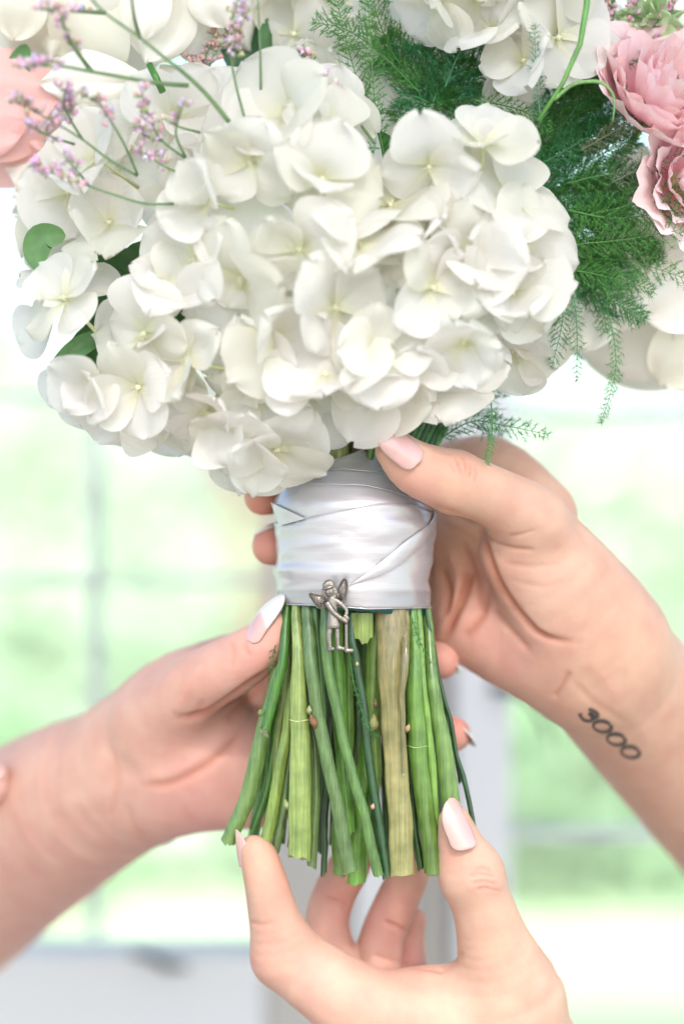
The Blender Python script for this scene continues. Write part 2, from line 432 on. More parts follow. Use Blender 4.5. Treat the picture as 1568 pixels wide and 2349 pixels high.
ink('digit', [T_(452, 190, 1), T_(520, 220, 1.3), T_(585, 270, 1.4), T_(590, 315, 1.3), T_(540, 335, 1.1), T_(490, 300, .9), T_(470, 262, .8)], 5.6)
for x, y in ((678, 478), (905, 690), (1138, 898)):
    ring = []
    for k in range(13):
        a_ = 2*math.pi*k/12-.6; u_, v_ = math.cos(a_)*148, math.sin(a_)*88; c_, s_ = math.cos(.16), math.sin(.16)
        ring.append(T_(x+u_*c_-v_*s_, y+u_*s_+v_*c_, 1+.25*math.sin(a_*1.5+1)))
    ink('digit', ring, 5.4)

# --- the hand that comes in from the left, thumb against the stems
f = Field((-1750, -260, -1560), (420, 1800, -60), 6.6)
B_ = f.blank()
f.chain(B_, [(-560, 2260, -1640, 262), (-200, 2075, -1200, 240), (0, 1948, -900, 212), (190, 1832, -560, 186), (330, 1775, -370, 156)], 60, .8)
f.chain(B_, [(320, 1762, -400, 146), (430, 1728, -260, 146), (540, 1740, -240, 118), (640, 1720, -260, 90)], 60, .7)
f.chain(B_, [(420, 1800, -290, 105), (600, 1800, -250, 98)], 40, .75)
f.chain(B_, [(315, 1722, -380, 122), (400, 1625, -250, 114), (470, 1580, -200, 90)], 50, .8)
f.chain(B_, [(430, 1580, -330, 92), (560, 1520, -300, 72), (680, 1520, -280, 62)], 30, .8)
f.chain(B_, [(640, 1600, -290, 80), (660, 1720, -290, 80)], 30, .7)
th = f.blank()
f.chain(th, [(630, 1432, 55, 33), (608, 1474, 40, 54), (545, 1520, 0, 66), (450, 1574, -90, 74), (360, 1665, -240, 94)], 14, .95)
h = np.maximum(35-np.abs(B_-th), 0)/35; A = np.minimum(B_, th)-h*h*35*.25
for pts in ([(660, 1520, -300, 58), (800, 1500, -320, 52), (940, 1495, -230, 47), (1012, 1515, -140, 43)],
            [(680, 1610, -310, 58), (820, 1630, -330, 52), (960, 1660, -240, 46), (1040, 1685, -150, 40)],
            [(680, 1700, -310, 54), (820, 1740, -320, 48), (940, 1780, -260, 40)]):
    g = f.blank(); f.chain(g, pts, 10); h = np.maximum(24-np.abs(A-g), 0)/24; A = np.minimum(A, g)-h*h*24*.25
cre = [
 ([(250, 1700), (270, 1790), (250, 1880)], 9, 2.0, -900), ([(290, 1840), (310, 1900), (340, 1930)], 8, 1.5, -900), ([(120, 1800), (240, 1750), (330, 1700)], 20, -1.4, -900), ([(100, 1860), (230, 1830), (330, 1790)], 18, -1.0, -900), ([(470, 1520), (430, 1580), (400, 1640)], 14, -4, -400),
 ([(640, 1530), (575, 1570), (500, 1622), (462, 1642), (400, 1648)], 8, 9, -400),
 ([(560, 1680), (500, 1735), (440, 1775), (380, 1800), (330, 1800)], 10, 5, -500),
 ([(600, 1560), (560, 1610), (520, 1660)], 12, 4, -400),
 ([(470, 1600), (450, 1640), (440, 1660)], 8, 2, -400),
 ([(525, 1470), (535, 1500), (530, 1530)], 7, 2, -200), ([(585, 1452), (560, 1480), (575, 1508)], 5, 2, -100),
]
bl = [(610, 1500, 70, (.86, .42, .34), .8), (520, 1550, 70, (.84, .46, .37), .5), (430, 1600, 70, (.86, .46, .34), .5), (450, 1850, 120, (.84, .46, .40), .8), (500, 1730, 140, PALM, .8), (200, 1760, 160, (.80, .50, .36), .5),
      (290, 1840, 50, (.70, .48, .40), .4), (1030, 1600, 110, (.86, .36, .27), .8), (150, 2000, 200, (.80, .46, .38), .5)]
HB, _, _ = hand(A, f, cre, bl, (.80, .485, .375), 'open hand behind the stems, white tipped thumbnail touching the ribbon hem', M(P(190, 1828, -560)))
nail(HB, (562, 1468, 72), (655, 1367, 66), 34, (-.62, .60, .50), french=.5, sag=.5, arch=.14)
nail(HB, (1000, 1480, -190), (1054, 1540, -120), 34, (.75, .55, -.2), french=.6)
nail(HB, (1030, 1648, -190), (1090, 1708, -120), 34, (.75, .55, -.2), french=.6)

# --- the hand below, cupping the cut ends
f = Field((-260, -230, -1560), (680, 330, -660), 5.0)
B_ = f.blank()
f.chain(B_, [(655, 2195, 20, 76), (745, 2258, 30, 86), (860, 2330, 20, 104), (1000, 2352, 0, 118)], 20, .85)
f.chain(B_, [(1000, 2352, 0, 118), (1130, 2400, -20, 165), (1200, 2560, -80, 210), (1260, 2750, -150, 210)], 60, .8)
f.chain(B_, [(900, 2420, -60, 130), (1060, 2520, -80, 200)], 60, .8)
f.chain(B_, [(860, 2330, -120, 80), (960, 2350, -140, 80)], 40, .8)
th = f.blank()
f.chain(th, [(1042, 1885, 130, 32), (1056, 1938, 118, 47), (1080, 2005, 100, 65)], 10, .9)
f.chain(th, [(1080, 2005, 100, 65), (1112, 2095, 75, 67), (1138, 2185, 45, 84), (1170, 2290, 10, 120)], 26, .9)
h = np.maximum(50-np.abs(B_-th), 0)/50; A = np.minimum(B_, th)-h*h*50*.25
g = f.blank()
f.chain(g, [(582, 1950, 75, 34), (595, 1972, 75, 44), (612, 2035, 75, 51), (630, 2110, 55, 60), (655, 2190, 25, 76)], 12, .95)
h = np.maximum(20-np.abs(A-g), 0)/20; A = np.minimum(A, g)-h*h*20*.25
for pts in ([(822, 1940, -120, 40), (800, 1990, -135, 48), (768, 2050, -150, 50), (750, 2125, -150, 52), (775, 2240, -130, 60)],
            [(948, 1960, -110, 40), (936, 2010, -120, 47), (900, 2090, -135, 50), (874, 2160, -145, 52), (862, 2260, -130, 56)],
            [(950, 2110, -190, 28), (940, 2160, -200, 34), (945, 2220, -190, 36), (940, 2300, -160, 44)]):
    g = f.blank(); f.chain(g, pts, 8); h = np.maximum(14-np.abs(A-g), 0)/14; A = np.minimum(A, g)-h*h*14*.25
cre = [
 ([(742, 2058), (770, 2066), (800, 2080)], 4, 3.5, -300), ([(745, 2064), (772, 2074), (798, 2092)], 4, 2, -300),
 ([(880, 2112), (905, 2122), (932, 2138)], 4, 4, -300), ([(884, 2118), (908, 2131), (928, 2146)], 4, 2, -300),
 ([(856, 2190), (880, 2200), (915, 2205)], 5, 2, -300),
 ([(1085, 2000), (1105, 1992), (1128, 2000)], 4, 2.6, 0), ([(1075, 2012), (1105, 2006), (1136, 2012)], 4, 3, 0),
 ([(1082, 2026), (1110, 2022), (1142, 2030)], 4, 2.6, 0), ([(1090, 2040), (1115, 2037), (1145, 2045)], 4, 2, 0), ([(1070, 2046), (1110, 2018), (1150, 2046)], 16, -2.5, 0),
 ([(925, 2218), (980, 2224), (1020, 2232)], 5, 3, -200), ([(900, 2206), (960, 2214), (1005, 2222)], 4, 2, -200),
 ([(574, 2115), (600, 2122), (630, 2112)], 6, 1.5, -100), ([(1010, 2225), (1040, 2208), (1060, 2180)], 10, 2.5, -100),
 ([(1045, 1935), (1035, 1910), (1027, 1880)], 5, 3, 60),
]
bl = [(600, 1975, 60, (.86, .48, .33), .6), (650, 2000, 40, (.86, .42, .30), .6), (600, 2180, 70, (.85, .46, .35), .7), (770, 2060, 90, (.84, .42, .34), .8), (900, 2090, 110, (.84, .42, .34), .8),
      (950, 2180, 50, (.84, .42, .35), .8), (1020, 1960, 45, (.84, .46, .34), .6), (1120, 2020, 40, (.82, .48, .39), .5), (1150, 2150, 120, (.82, .54, .38), .6), (720, 2280, 110, (.84, .50, .39), .6)]
HC, _, _ = hand(A, f, cre, bl, (.72, .475, .345), 'hand cupped below the cut stem ends, thumb and forefinger raised', M(P(1130, 2400, -20)))
nail(HC, (1084, 1946, 172), (1030, 1831, 152), 37, (.62, .15, .75), sag=.6, arch=.06)
nail(HC, (549, 1990, 78), (541, 1903, 78), 26, (-.93, .05, .36), sag=.5, arch=.03)
# --- one more fingertip, resting on the wrist at the picture's edge
f = Field((-1750, 250, -1000), (-700, 1100, -400), 6.0)
B_ = f.blank(); f.chain(B_, [(-36, 1797, -500, 58), (-95, 1800, -520, 62), (-190, 1790, -600, 70), (-340, 1760, -720, 78), (-560, 1720, -860, 100)], 14)
HD, _, _ = hand(B_, f, [], [(-20, 1797, 60, (.95, .66, .60), .9)], BASE, "fingertip resting on the forearm at the picture's edge", M(P(-120, 1797, -650)))
nail(HD, (-80, 1760, -460), (12, 1772, -455), 34, (.1, .55, .8), sag=.6)
HD.name = 'fingertip'; HD['category'] = 'finger'
# ------------------------------------------------------------------ the place behind, far out of focus
def world_at(px, py, y):
    """scene point seen at (px, py) at distance y metres behind the bouquet"""
    d = -y/S; return M(P(px, py, d))
GR = mat('lawn_grass', (.16, .30, .08), .9)
nz, bp, mp = bump(GR, 40, .5, .02)
rp = nd(GR, 'ShaderNodeValToRGB'); rp.color_ramp.elements[0].color = (.22, .31, .19, 1); rp.color_ramp.elements[1].color = (.38, .48, .31, 1)
n2 = nd(GR, 'ShaderNodeTexNoise'); n2.inputs['Scale'].default_value = 1.2; lk(GR, n2.outputs[0], rp.inputs[0]); lk(GR, rp.outputs[0], GR.node_tree.nodes['Principled BSDF'].inputs['Base Color'])
N = 24; vs = []; fs = []
for j in range(N+1):
    for i in range(N+1):
        u = (i/N*2-1); t = (j/N*2-1); x = math.copysign(abs(u)**2.2*200, u); y = math.copysign(abs(t)**2.2*200, t)
        vs.append((x, y, .12*noise.noise(Vector((x*.08, y*.08, 0)))*min(1, math.hypot(x, y)/10)))
fs = [(j*(N+1)+i, j*(N+1)+i+1, (j+1)*(N+1)+i+1, (j+1)*(N+1)+i) for j in range(N) for i in range(N)]
me = bpy.data.meshes.new('lawn'); me.from_pydata(vs, [], fs); me.polygons.foreach_set('use_smooth', [True]*len(fs))
lawn = bpy.data.objects.new('lawn', me); C.objects.link(lawn); me.materials.append(GR); lawn['kind'] = 'structure'
PAVE = mat('pale_paving', (.36, .36, .34), .8); bump(PAVE, 12, .3, .004)
me = bpy.data.meshes.new('terrace')
def box_vf(x0, x1, y0, y1, z0, z1, bev=0):
    v = [(x, y, z) for z in (z0, z1) for y in (y0, y1) for x in (x0, x1)]
    return v, [(0, 2, 3, 1), (4, 5, 7, 6), (0, 1, 5, 4), (2, 6, 7, 3), (0, 4, 6, 2), (1, 3, 7, 5)]
v, fcs = box_vf(-6, 6, -9, 1.6, .0, .10); me.from_pydata(v, [], fcs)
DECK = mat('dark_low_bounce_deck', (.16, .15, .145), .75); bump(DECK, 12, .4, .004, stretch=(8, 1, 1))  # unseen deck stretched forward and darkened to weaken bounce light on the bouquet
ter = bpy.data.objects.new('terrace', me); C.objects.link(ter); me.materials.append(DECK); ter['kind'] = 'structure'
# light path for the eye: white table seen low at the window side is left out; leafy garden
LEAF = mat('garden_leaf', (.22, .42, .15), .28); tinted(LEAF, (1, 1, 1)); translucent(LEAF, .45, (.50, .68, .46))
BARK = mat('bark', (.18, .14, .10), .9); bump(BARK, 8, .8, .02, stretch=(1, 1, .2))
rg = np.random.default_rng(5)
def tree(x, y, h, r, n, label, tone, size=.11, trunk=.09):
    root = empty('garden_tree', (x, y, 0), label, 'tree', 'garden trees beyond the window')
    mb = MB()
    def wp(a): return Vector((a[0]/S, a[1]/S, (a[2]-ZC)/S))
    T = [wp((x+.1*math.sin(k*1.3), y, h*.55*k/5)) for k in range(6)]
    mb.tube(T, [trunk/S*(1-.09*k) for k in range(6)], 10)
    for k in range(7):
        a = k*2.4; z0 = h*(.3+.03*k); ln = r*.9
        q = [wp((x, y, z0)), wp((x+math.cos(a)*ln*.5, y+math.sin(a)*ln*.5, z0+h*.12)), wp((x+math.cos(a)*ln, y+math.sin(a)*ln, z0+h*.28))]
        mb.tube(q, [trunk*.4/S, trunk*.25/S, trunk*.08/S], 6)
    mb.build('trunk', BARK, root)
    n = int(n*.19); k = n//30; ce = rg.normal(size=(k, 3)); ce /= np.linalg.norm(ce, axis=1, keepdims=True); ce *= (rg.random((k, 1))**.35)
    ce = ce*np.array([r, r, h*.36])+np.array([0, 0, h*.62])
    c = np.repeat(ce, 30, 0)+rg.normal(size=(k*30, 3))*r*.13
    n_ = len(c); a = rg.normal(size=(n_, 3)); a /= np.linalg.norm(a, axis=1, keepdims=True); b = np.cross(a, rg.normal(size=(n_, 3))); b /= np.linalg.norm(b, axis=1, keepdims=True)
    s_ = size*(.6+.8*rg.random((n_, 1)))
    v = np.stack([c-a*s_, c+b*s_*.45, c+a*s_, c-b*s_*.45], 1).reshape(-1, 3)
    f_ = np.arange(n_*4).reshape(-1, 4)
    col = np.repeat(np.array(tone)*(.7+.6*rg.random((n_, 1))), 4, 0)
    o = link('crown', me_np('crown', v, f_, False, {'tint': col}), LEAF); o.parent = root
    return root
tree(-2.7, 6.5, 4.2, 1.5, 6000, 'pale green leafy tree seen through the window on the far side of the open hand', (.40, .48, .31))
tree(-.5, 9.5, 5.4, 2.0, 7000, 'tall loose green tree straight behind the bouquet', (.38, .46, .30))
tree(2.3, 7.0, 4.4, 1.5, 7000, 'fresh green tree behind the tattooed wrist', (.30, .44, .30))
tree(4.6, 10.5, 5.0, 2.2, 7000, 'broad green tree at the far end of the lawn', (.32, .44, .32))
tree(-4.9, 11, 5.2, 2.2, 7000, 'wide pale tree at the edge of the garden', (.40, .48, .31))
def bush(x, y, r, n, label):
    a = rg.normal(size=(n, 3)); a /= np.linalg.norm(a, axis=1, keepdims=True)
    c = a*(rg.random((n, 1))**.3)*np.array([r*1.4, r, r]); c[:, 2] = np.abs(c[:, 2])
    root = empty('garden_shrub', (x, y, 0), label, 'shrub', 'garden shrubs beyond the window')
    b = np.cross(a, rg.normal(size=(n, 3))); b /= np.linalg.norm(b, axis=1, keepdims=True)
    v = np.stack([c-a*.06, c+b*.035, c+a*.06, c-b*.035], 1).reshape(-1, 3)
    col = np.repeat(np.array((.30, .44, .28))*(.7+.6*rg.random((n, 1))), 4, 0)
    o = link('crown', me_np('crown', v, np.arange(n*4).reshape(-1, 4), False, {'tint': col}), LEAF); o.parent = root
    mb = MB()
    for k in range(6):
        an = k*1.05; mb.tube([Vector((x/S, y/S, -ZC/S)), Vector(((x+math.cos(an)*r*.6)/S, (y+math.sin(an)*r*.6)/S, (r*.7-ZC)/S))], [120, 40], 5)
    mb.build('stem', BARK, root)
root = empty('hedge', (0, 15, 0), 'loose pale hedge closing the far end of the lawn', 'hedge')
n = 4500; c = np.stack([rg.uniform(-9, 9, n), rg.normal(0, .5, n), 2.6*rg.random(n)**.9], 1); c[:, 2] *= (.75+.25*np.sin(c[:, 0]*1.7))
a = rg.normal(size=(n, 3)); a /= np.linalg.norm(a, axis=1, keepdims=True); b = np.cross(a, rg.normal(size=(n, 3))); b /= np.linalg.norm(b, axis=1, keepdims=True)
o = link('crown', me_np('crown', np.stack([c-a*.12, c+b*.07, c+a*.12, c-b*.07], 1).reshape(-1, 3), np.arange(n*4).reshape(-1, 4), False, {'tint': np.repeat(np.array((.40, .52, .38))*(.6+.7*rg.random((n, 1))), 4, 0)}), LEAF); o.parent = root
mb = MB()
for k in range(12): mb.tube([Vector(((-8.2+k*1.5)/S, 15/S, -ZC/S)), Vector(((-8.2+k*1.5)/S, 15/S, (1.6-ZC)/S))], [350, 150], 6)
mb.build('stem', BARK, root)
bush(-1.6, 6.2, .75, 2600, 'low green shrub beyond the open hand'); bush(1.9, 6.0, .7, 2600, 'rounded shrub below the tattooed wrist'); bush(.6, 6.5, .8, 2400, 'shrub behind the door post')

# added out-of-view roof: its edge cuts the sun on the bouquet, garden stays sunlit
me = bpy.data.meshes.new('added_shade_roof'); v, fcs = box_vf(-4, 4, -3.39, .46, 4.5, 4.62); me.from_pydata(v, [], fcs)
pc = bpy.data.objects.new('added_shade_roof', me); C.objects.link(pc); pc['kind'] = 'structure'
PCM = mat('shade_roof_white', (.78, .77, .75), .6); bump(PCM, 20, .2, .002); me.materials.append(PCM)
me = bpy.data.meshes.new('gravel_path'); vs = []; 
for j in range(13):
    x = -12+j*2; y = 6.5+.25*math.sin(j*.8); vs += [(x, y, .09), (x, y+3.4, .09)]
me.from_pydata(vs, [], [(2*j, 2*j+2, 2*j+3, 2*j+1) for j in range(12)]); me.materials.append(PAVE)
gp = bpy.data.objects.new('gravel_path', me); C.objects.link(gp); gp['kind'] = 'structure'
# glazed doors close behind: stile, glazing bars, panes
GREY = mat('grey_paint', (.40, .385, .37), .5); WHITE = mat('white_paint', (.60, .61, .64), .45); BAR = mat('glazing_bar_paint', (.52, .55, .55), .5)
bump(GREY, 60, .15, .001); bump(WHITE, 60, .15, .001)
DARK = mat('dark_handle_metal', (.05, .05, .055), .35, Metallic=.7)
GLASS = bpy.data.materials.new('window_glass'); GLASS.use_nodes = True
_n = GLASS.node_tree; _o = _n.nodes['Material Output']; _t = _n.nodes.new('ShaderNodeBsdfTransparent'); _g = _n.nodes.new('ShaderNodeBsdfGlossy'); _m = _n.nodes.new('ShaderNodeMixShader')
_g.inputs['Roughness'].default_value = .02; _m.inputs[0].default_value = .04; _n.links.new(_t.outputs[0], _m.inputs[1]); _n.links.new(_g.outputs[0], _m.inputs[2]); _n.links.new(_m.outputs[0], _o.inputs[0])
YF = .40
def bevel_box(name, m, x0, x1, y0, y1, z0, z1, parent, bev=.002):
    """x, z in working picture units measured at the frame's distance; y in metres"""
    a = world_at(x0, z1, y0); b = world_at(x1, z0, y0)
    X0, X1, Z0, Z1 = a.x, b.x, a.z, b.z
    bv = min(bev, (X1-X0)*.3, (Z1-Z0)*.3)
    vs = []
    for (yy, ins) in ((y0, bv), (y0+bv, 0), (y1-bv, 0), (y1, bv)):
        vs += [(X0+ins, yy, Z0+ins), (X1-ins, yy, Z0+ins), (X1-ins, yy, Z1-ins), (X0+ins, yy, Z1-ins)]
    o0 = Vector(parent.location)
    fs = [(0, 1, 2, 3), (15, 14, 13, 12)]+[(i*4+k, (i+1)*4+k, (i+1)*4+(k+1) % 4, i*4+(k+1) % 4) for i in range(3) for k in range(4)]
    me = bpy.data.meshes.new(name); me.from_pydata([tuple(Vector(v)-o0) for v in vs], [], [tuple(reversed(f)) for f in fs]); me.materials.append(m)
    o = bpy.data.objects.new(name, me); C.objects.link(o); o.parent = parent; return o
ld = empty('glazed_door', world_at(300, 3000, YF), 'glazed door with thin pale bars behind the open hand, its grey stile behind the stems', 'door')
bevel_box('stile', GREY, 610, 812, YF, YF+.045, -900, 3400, ld)
bevel_box('muntin', BAR, 203, 226, YF+.01, YF+.03, -900, 2148, ld)
for z in (893, 1322): bevel_box('muntin', BAR, -900, 609, YF+.012, YF+.028, z, z+20, ld)
for z in (1322,): bevel_box('muntin', BAR, 204, 228, YF+.004, YF+.011, z-4, z+24, ld)
bevel_box('bottom_rail', WHITE, -900, 609, YF, YF+.045, 2190, 3400, ld)
bevel_box('pane', GLASS, -900, 609, YF+.032, YF+.036, -900, 2188, ld)
mb = MB(); k = -YF/S; mb.tube([P(300, 2185, k+60), P(350, 2196, k+70), (P(380, 2215, k+70)), P(430, 2220, k+60)], [9, 16, 20, 9], 10); mb.build('latch', DARK, ld)
rd = empty('glazed_door', world_at(1500, 3000, YF), 'glazed door with white and grey stile and dark lever handle behind the tattooed wrist', 'door')
bevel_box('stile', WHITE, 813, 948, YF-.006, YF+.045, -900, 3400, rd)
bevel_box('stile', GREY, 950, 1042, YF+.012, YF+.045, -900, 3400, rd)
bevel_box('stile', WHITE, 1043, 1172, YF-.004, YF+.045, -900, 3400, rd)
for z in (935, 1905): bevel_box('muntin', BAR, 1173, 2600, YF+.012, YF+.028, z, z+24, rd)
bevel_box('pane', GLASS, 1173, 2600, YF+.032, YF+.036, -900, 3400, rd)
mb = MB(); k = -YF/S
mb.tube([P(1135, 1575, k+60), P(1165, 1578, k+120)], [22, 24], 12); mb.tube([P(x, y, k+120) for x, y in ((1165, 1578), (1215, 1600), (1245, 1650), (1262, 1700))], [18, 14, 12, 9], 10)
mb.build('handle', DARK, rd)
# ------------------------------------------------------------------ cut stems below the ribbon
STEM = mat('stem_skin', (.2, .4, .1), .38, Subsurface_Weight=.08, Subsurface_Scale=.001)
STEM.node_tree.nodes['Principled BSDF'].inputs['Subsurface Radius'].default_value = (.6, 1, .3)
def _stem():
    m = STEM; b = m.node_tree.nodes['Principled BSDF']
    at = nd(m, 'ShaderNodeVertexColor'); at.layer_name = 'tint'; tc = nd(m, 'ShaderNodeTexCoord')
    mp = nd(m, 'ShaderNodeMapping'); mp.inputs['Scale'].default_value = (1, 1, .035)
    n1 = nd(m, 'ShaderNodeTexNoise'); n1.inputs['Scale'].default_value = 1500; n1.inputs['Detail'].default_value = 4
    lk(m, tc.outputs['Object'], mp.inputs[0]); lk(m, mp.outputs[0], n1.inputs['Vector'])
    n2 = nd(m, 'ShaderNodeTexNoise'); n2.inputs['Scale'].default_value = 160; n2.inputs['Detail'].default_value = 6; lk(m, tc.outputs['Object'], n2.inputs['Vector'])
    r1 = nd(m, 'ShaderNodeValToRGB'); r1.color_ramp.elements[0].position = .33; r1.color_ramp.elements[1].position = .66
    r1.color_ramp.elements[0].color = (.66, .72, .62, 1); r1.color_ramp.elements[1].color = (1.2, 1.16, 1.2, 1); lk(m, n1.outputs[0], r1.inputs[0])
    r2 = nd(m, 'ShaderNodeValToRGB'); r2.color_ramp.elements[0].position = .3; r2.color_ramp.elements[1].position = .7
    r2.color_ramp.elements[0].color = (.58, .60, .50, 1); r2.color_ramp.elements[1].color = (1.15, 1.1, 1.1, 1); lk(m, n2.outputs[0], r2.inputs[0])
    a = nd(m, 'ShaderNodeMixRGB', blend_type='MULTIPLY'); a.inputs[0].default_value = 1; c = nd(m, 'ShaderNodeMixRGB', blend_type='MULTIPLY'); c.inputs[0].default_value = 1
    lk(m, at.outputs[0], a.inputs[1]); lk(m, r1.outputs[0], a.inputs[2]); lk(m, a.outputs[0], c.inputs[1]); lk(m, r2.outputs[0], c.inputs[2]); dk = nd(m, 'ShaderNodeMixRGB', blend_type='MULTIPLY'); dk.inputs[0].default_value = 1; dk.inputs[2].default_value = (.58, .68, .46, 1); lk(m, c.outputs[0], dk.inputs[1]); lk(m, dk.outputs[0], b.inputs['Base Color']); b.inputs['Coat Weight'].default_value = .6; b.inputs['Coat Roughness'].default_value = .2
    bp = nd(m, 'ShaderNodeBump'); bp.inputs['Strength'].default_value = .35; bp.inputs['Distance'].default_value = .0004; lk(m, n1.outputs[0], bp.inputs['Height']); lk(m, bp.outputs[0], b.inputs['Normal'])
    rr = nd(m, 'ShaderNodeMapRange'); rr.inputs[3].default_value = .25; rr.inputs[4].default_value = .6; lk(m, n2.outputs[0], rr.inputs[0]); lk(m, rr.outputs[0], b.inputs['Roughness'])
_stem()
CUT = mat('cut_end', (.34, .38, .20), .6); bump(CUT, 1800, .6, .0006)
NODE = mat('stem_node', (.30, .22, .12), .7); tinted(NODE, (1, 1, 1), .3, 600); bump(NODE, 1200, .6, .0005)
srng = random.Random(3)
def stem(pts, col, label, depth=100, end=None, nodes=(), flat=.85, ridge=.04, ctrl=None, ragged=9, cutcol=None, group='cut flower stems below the ribbon'):
    """pts: (x, y, half width[, depth offset]) in close-up sheet units, first point at the ribbon"""
    q = [(501.8+p[0]*.4, 1254.4+p[1]*.4, depth+(p[3] if len(p) > 3 else 0), p[2]*.4) for p in pts]
    x0, y0, d0, r0 = q[0]
    # carries on up inside the wrap towards the neck of the bouquet
    dm = 148*math.sqrt(max(.05, 1-((x0-812)/176)**2))-r0*flat*.9
    if y0 < 1440: q[0] = (x0, y0, min(d0, dm), r0)
    q = [(810+(x0-810)*.70, y0-330, min(d0, dm)*.55, r0*.6), (810+(x0-810)*.80, y0-160, min(d0, dm)*.72, r0*.75)]+q
    n = 30; sp = spline(q, n); mb = MB(); V = []; rad = []; cols = []; j = srng.random()*10
    for i, (x, y, d, r) in enumerate(sp):
        V.append(P(x+3.2*noise.noise(Vector((j, i*.35, 0))), y, d)); k = 1
        for ny, amt in nodes:
            yy = 1254.4+ny*.4; k += amt*math.exp(-((y-yy)/8)**2)
        rad.append(r*k*(1+.03*noise.noise(Vector((i*.5, j, 3)))))
        t = i/(n-1); cc = Vector(col)*(1+.12*noise.noise(Vector((j, t*6, 7))))
        if end is not None: cc = cc.lerp(Vector(end), max(0, min(1, (t-.35)/.6)))
        cols.append(tuple(cc))
    nn = 20
    base = M(V[-1]); root = empty('flower_stalk', base, label, 'stalk', group)
    mb.tube(V, rad, nn, cap=False, col=cols, flat=flat, ridge=ridge)
    # ragged cut
    k0 = len(mb.v)-nn
    for k in range(nn):
        v = Vector(mb.v[k0+k]); v.z += srng.uniform(-1, 1)*ragged*.5+math.cos(k/nn*6.28+j)*ragged*.6; mb.v[k0+k] = tuple(v)
    mb.build('shaft', STEM, root)
    cb = MB(); ring = [Vector(mb.v[k0+k]) for k in range(nn)]; cen = sum(ring, Vector())/nn
    inner = [cen+(v-cen)*.72+Vector((0, 0, 1.5+srng.random()*1.5)) for v in ring]
    cb.add([v+Vector((0, 0, .3)) for v in ring]+inner+[cen+Vector((0, 0, 2))], [(k, (k+1) % nn, nn+(k+1) % nn, nn+k) for k in range(nn)]+[(nn+k, nn+(k+1) % nn, 2*nn) for k in range(nn)])
    cb.build('cut_end', CUT, root)
    for ny, amt in (nodes[:1] if nodes and nodes[0][0] in (1000, 1135) else ()):
        yy = 1254.4+ny*.4; i = min(range(n), key=lambda i: abs(sp[i][1]-yy)); c = V[i]; r = rad[i]
        nb = MB(); an = [c+Vector((math.cos(a)*r*1.04, -math.sin(a)*r*flat*1.04, 1.5*math.sin(a*3+j))) for a in [6.283*k/24 for k in range(25)]]
        nb.tube(an, [.7+1.1*abs(math.sin(k*1.7+j)*math.sin(k*.6)) for k in range(25)], 6, col=tuple(c_*(1.25 if amt < .12 else .8)+.02 for c_ in col)); nb.build('node_ring', NODE, root)
    return root, V, rad
def bud(parent, x, y, d, r, col, up=1.6, tilt=0):
    r *= .72; d -= 3
    mb = MB(); x = 501.8+x*.4; y = 1254.4+y*.4
    mb.tube([P(x-tilt*r, y+r*up, d-4), P(x-tilt*r*.4, y+r*.5, d+1), P(x, y, d+3), P(x+tilt*r*.5, y-r*.7, d+2), P(x+tilt*r, y-r*up, d)], [r*.35, r*.95, r, r*.6, r*.12], 10, col=col)
    mb.build('bud', NODE, parent)
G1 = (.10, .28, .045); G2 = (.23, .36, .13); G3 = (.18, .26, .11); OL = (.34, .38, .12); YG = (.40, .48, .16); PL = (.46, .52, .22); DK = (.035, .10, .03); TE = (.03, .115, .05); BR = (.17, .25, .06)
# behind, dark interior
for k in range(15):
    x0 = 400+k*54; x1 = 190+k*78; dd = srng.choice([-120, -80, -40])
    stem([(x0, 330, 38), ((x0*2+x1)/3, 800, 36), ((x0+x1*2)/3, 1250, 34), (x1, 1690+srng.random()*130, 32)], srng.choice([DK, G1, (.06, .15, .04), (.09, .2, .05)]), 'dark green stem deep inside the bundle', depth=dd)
stem([(330, 700, 26), (250, 1080, 44), (170, 1420, 46), (52, 1695, 44)], G2, 'pale green stem with a knobbly side shoot, outermost on the open hand side', 40, nodes=((1265, .28),), ragged=9)
s_, _, _ = stem([(395, 340, 27), (372, 600, 27), (325, 830, 28), (258, 1065, 27)], G1, 'short bright green stem ending in a round cut beside the open hand', 95, nodes=((940, .18),), ragged=12)
bud(s_, 238, 950, 100, 10, (.20, .24, .08), 1.1)
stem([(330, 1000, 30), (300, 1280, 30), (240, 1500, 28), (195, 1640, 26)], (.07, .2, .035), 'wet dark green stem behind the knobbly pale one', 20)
stem([(405, 600, 30), (370, 900, 34), (340, 1150, 30), (310, 1500, 28)], (.25, .30, .10), 'olive stem half hidden between two paler stems', 25)
s_, _, _ = stem([(440, 700, 24), (385, 1080, 32), (330, 1400, 34), (258, 1730, 34)], YG, 'yellow green stem leaning out above the raised forefinger', 70, end=(.34, .44, .12))
stem([(430, 900, 18), (400, 1250, 22), (370, 1500, 24), (318, 1765, 25)], G3, 'furrowed grey green stem with a withered leaf scar near its cut', 62, nodes=((1650, .2),))
s_, _, _ = stem([(448, 336, 26), (455, 640, 38), (458, 960, 50), (472, 1300, 62), (462, 1560, 63), (462, 1790, 62)], PL, 'thick pale yellow green stem with a ring node halfway', 118, end=(.42, .50, .19), nodes=((1000, .10),), flat=.75)
bud(s_, 388, 1480, 118, 11, (.30, .36, .15), 1.6, -.5)
stem([(500, 800, 20), (545, 1100, 24), (556, 1450, 26), (532, 1835, 27)], G3, 'grey green ribbed stem tucked against the thick pale one', 88)
s_, _, _ = stem([(510, 338, 36), (528, 640, 36), (560, 930, 38), (618, 1200, 38), (680, 1500, 40), (752, 1868, 42)], (.17, .27, .12), 'grey green stem with a brown torn bud at its node', 135, nodes=((985, .14),))
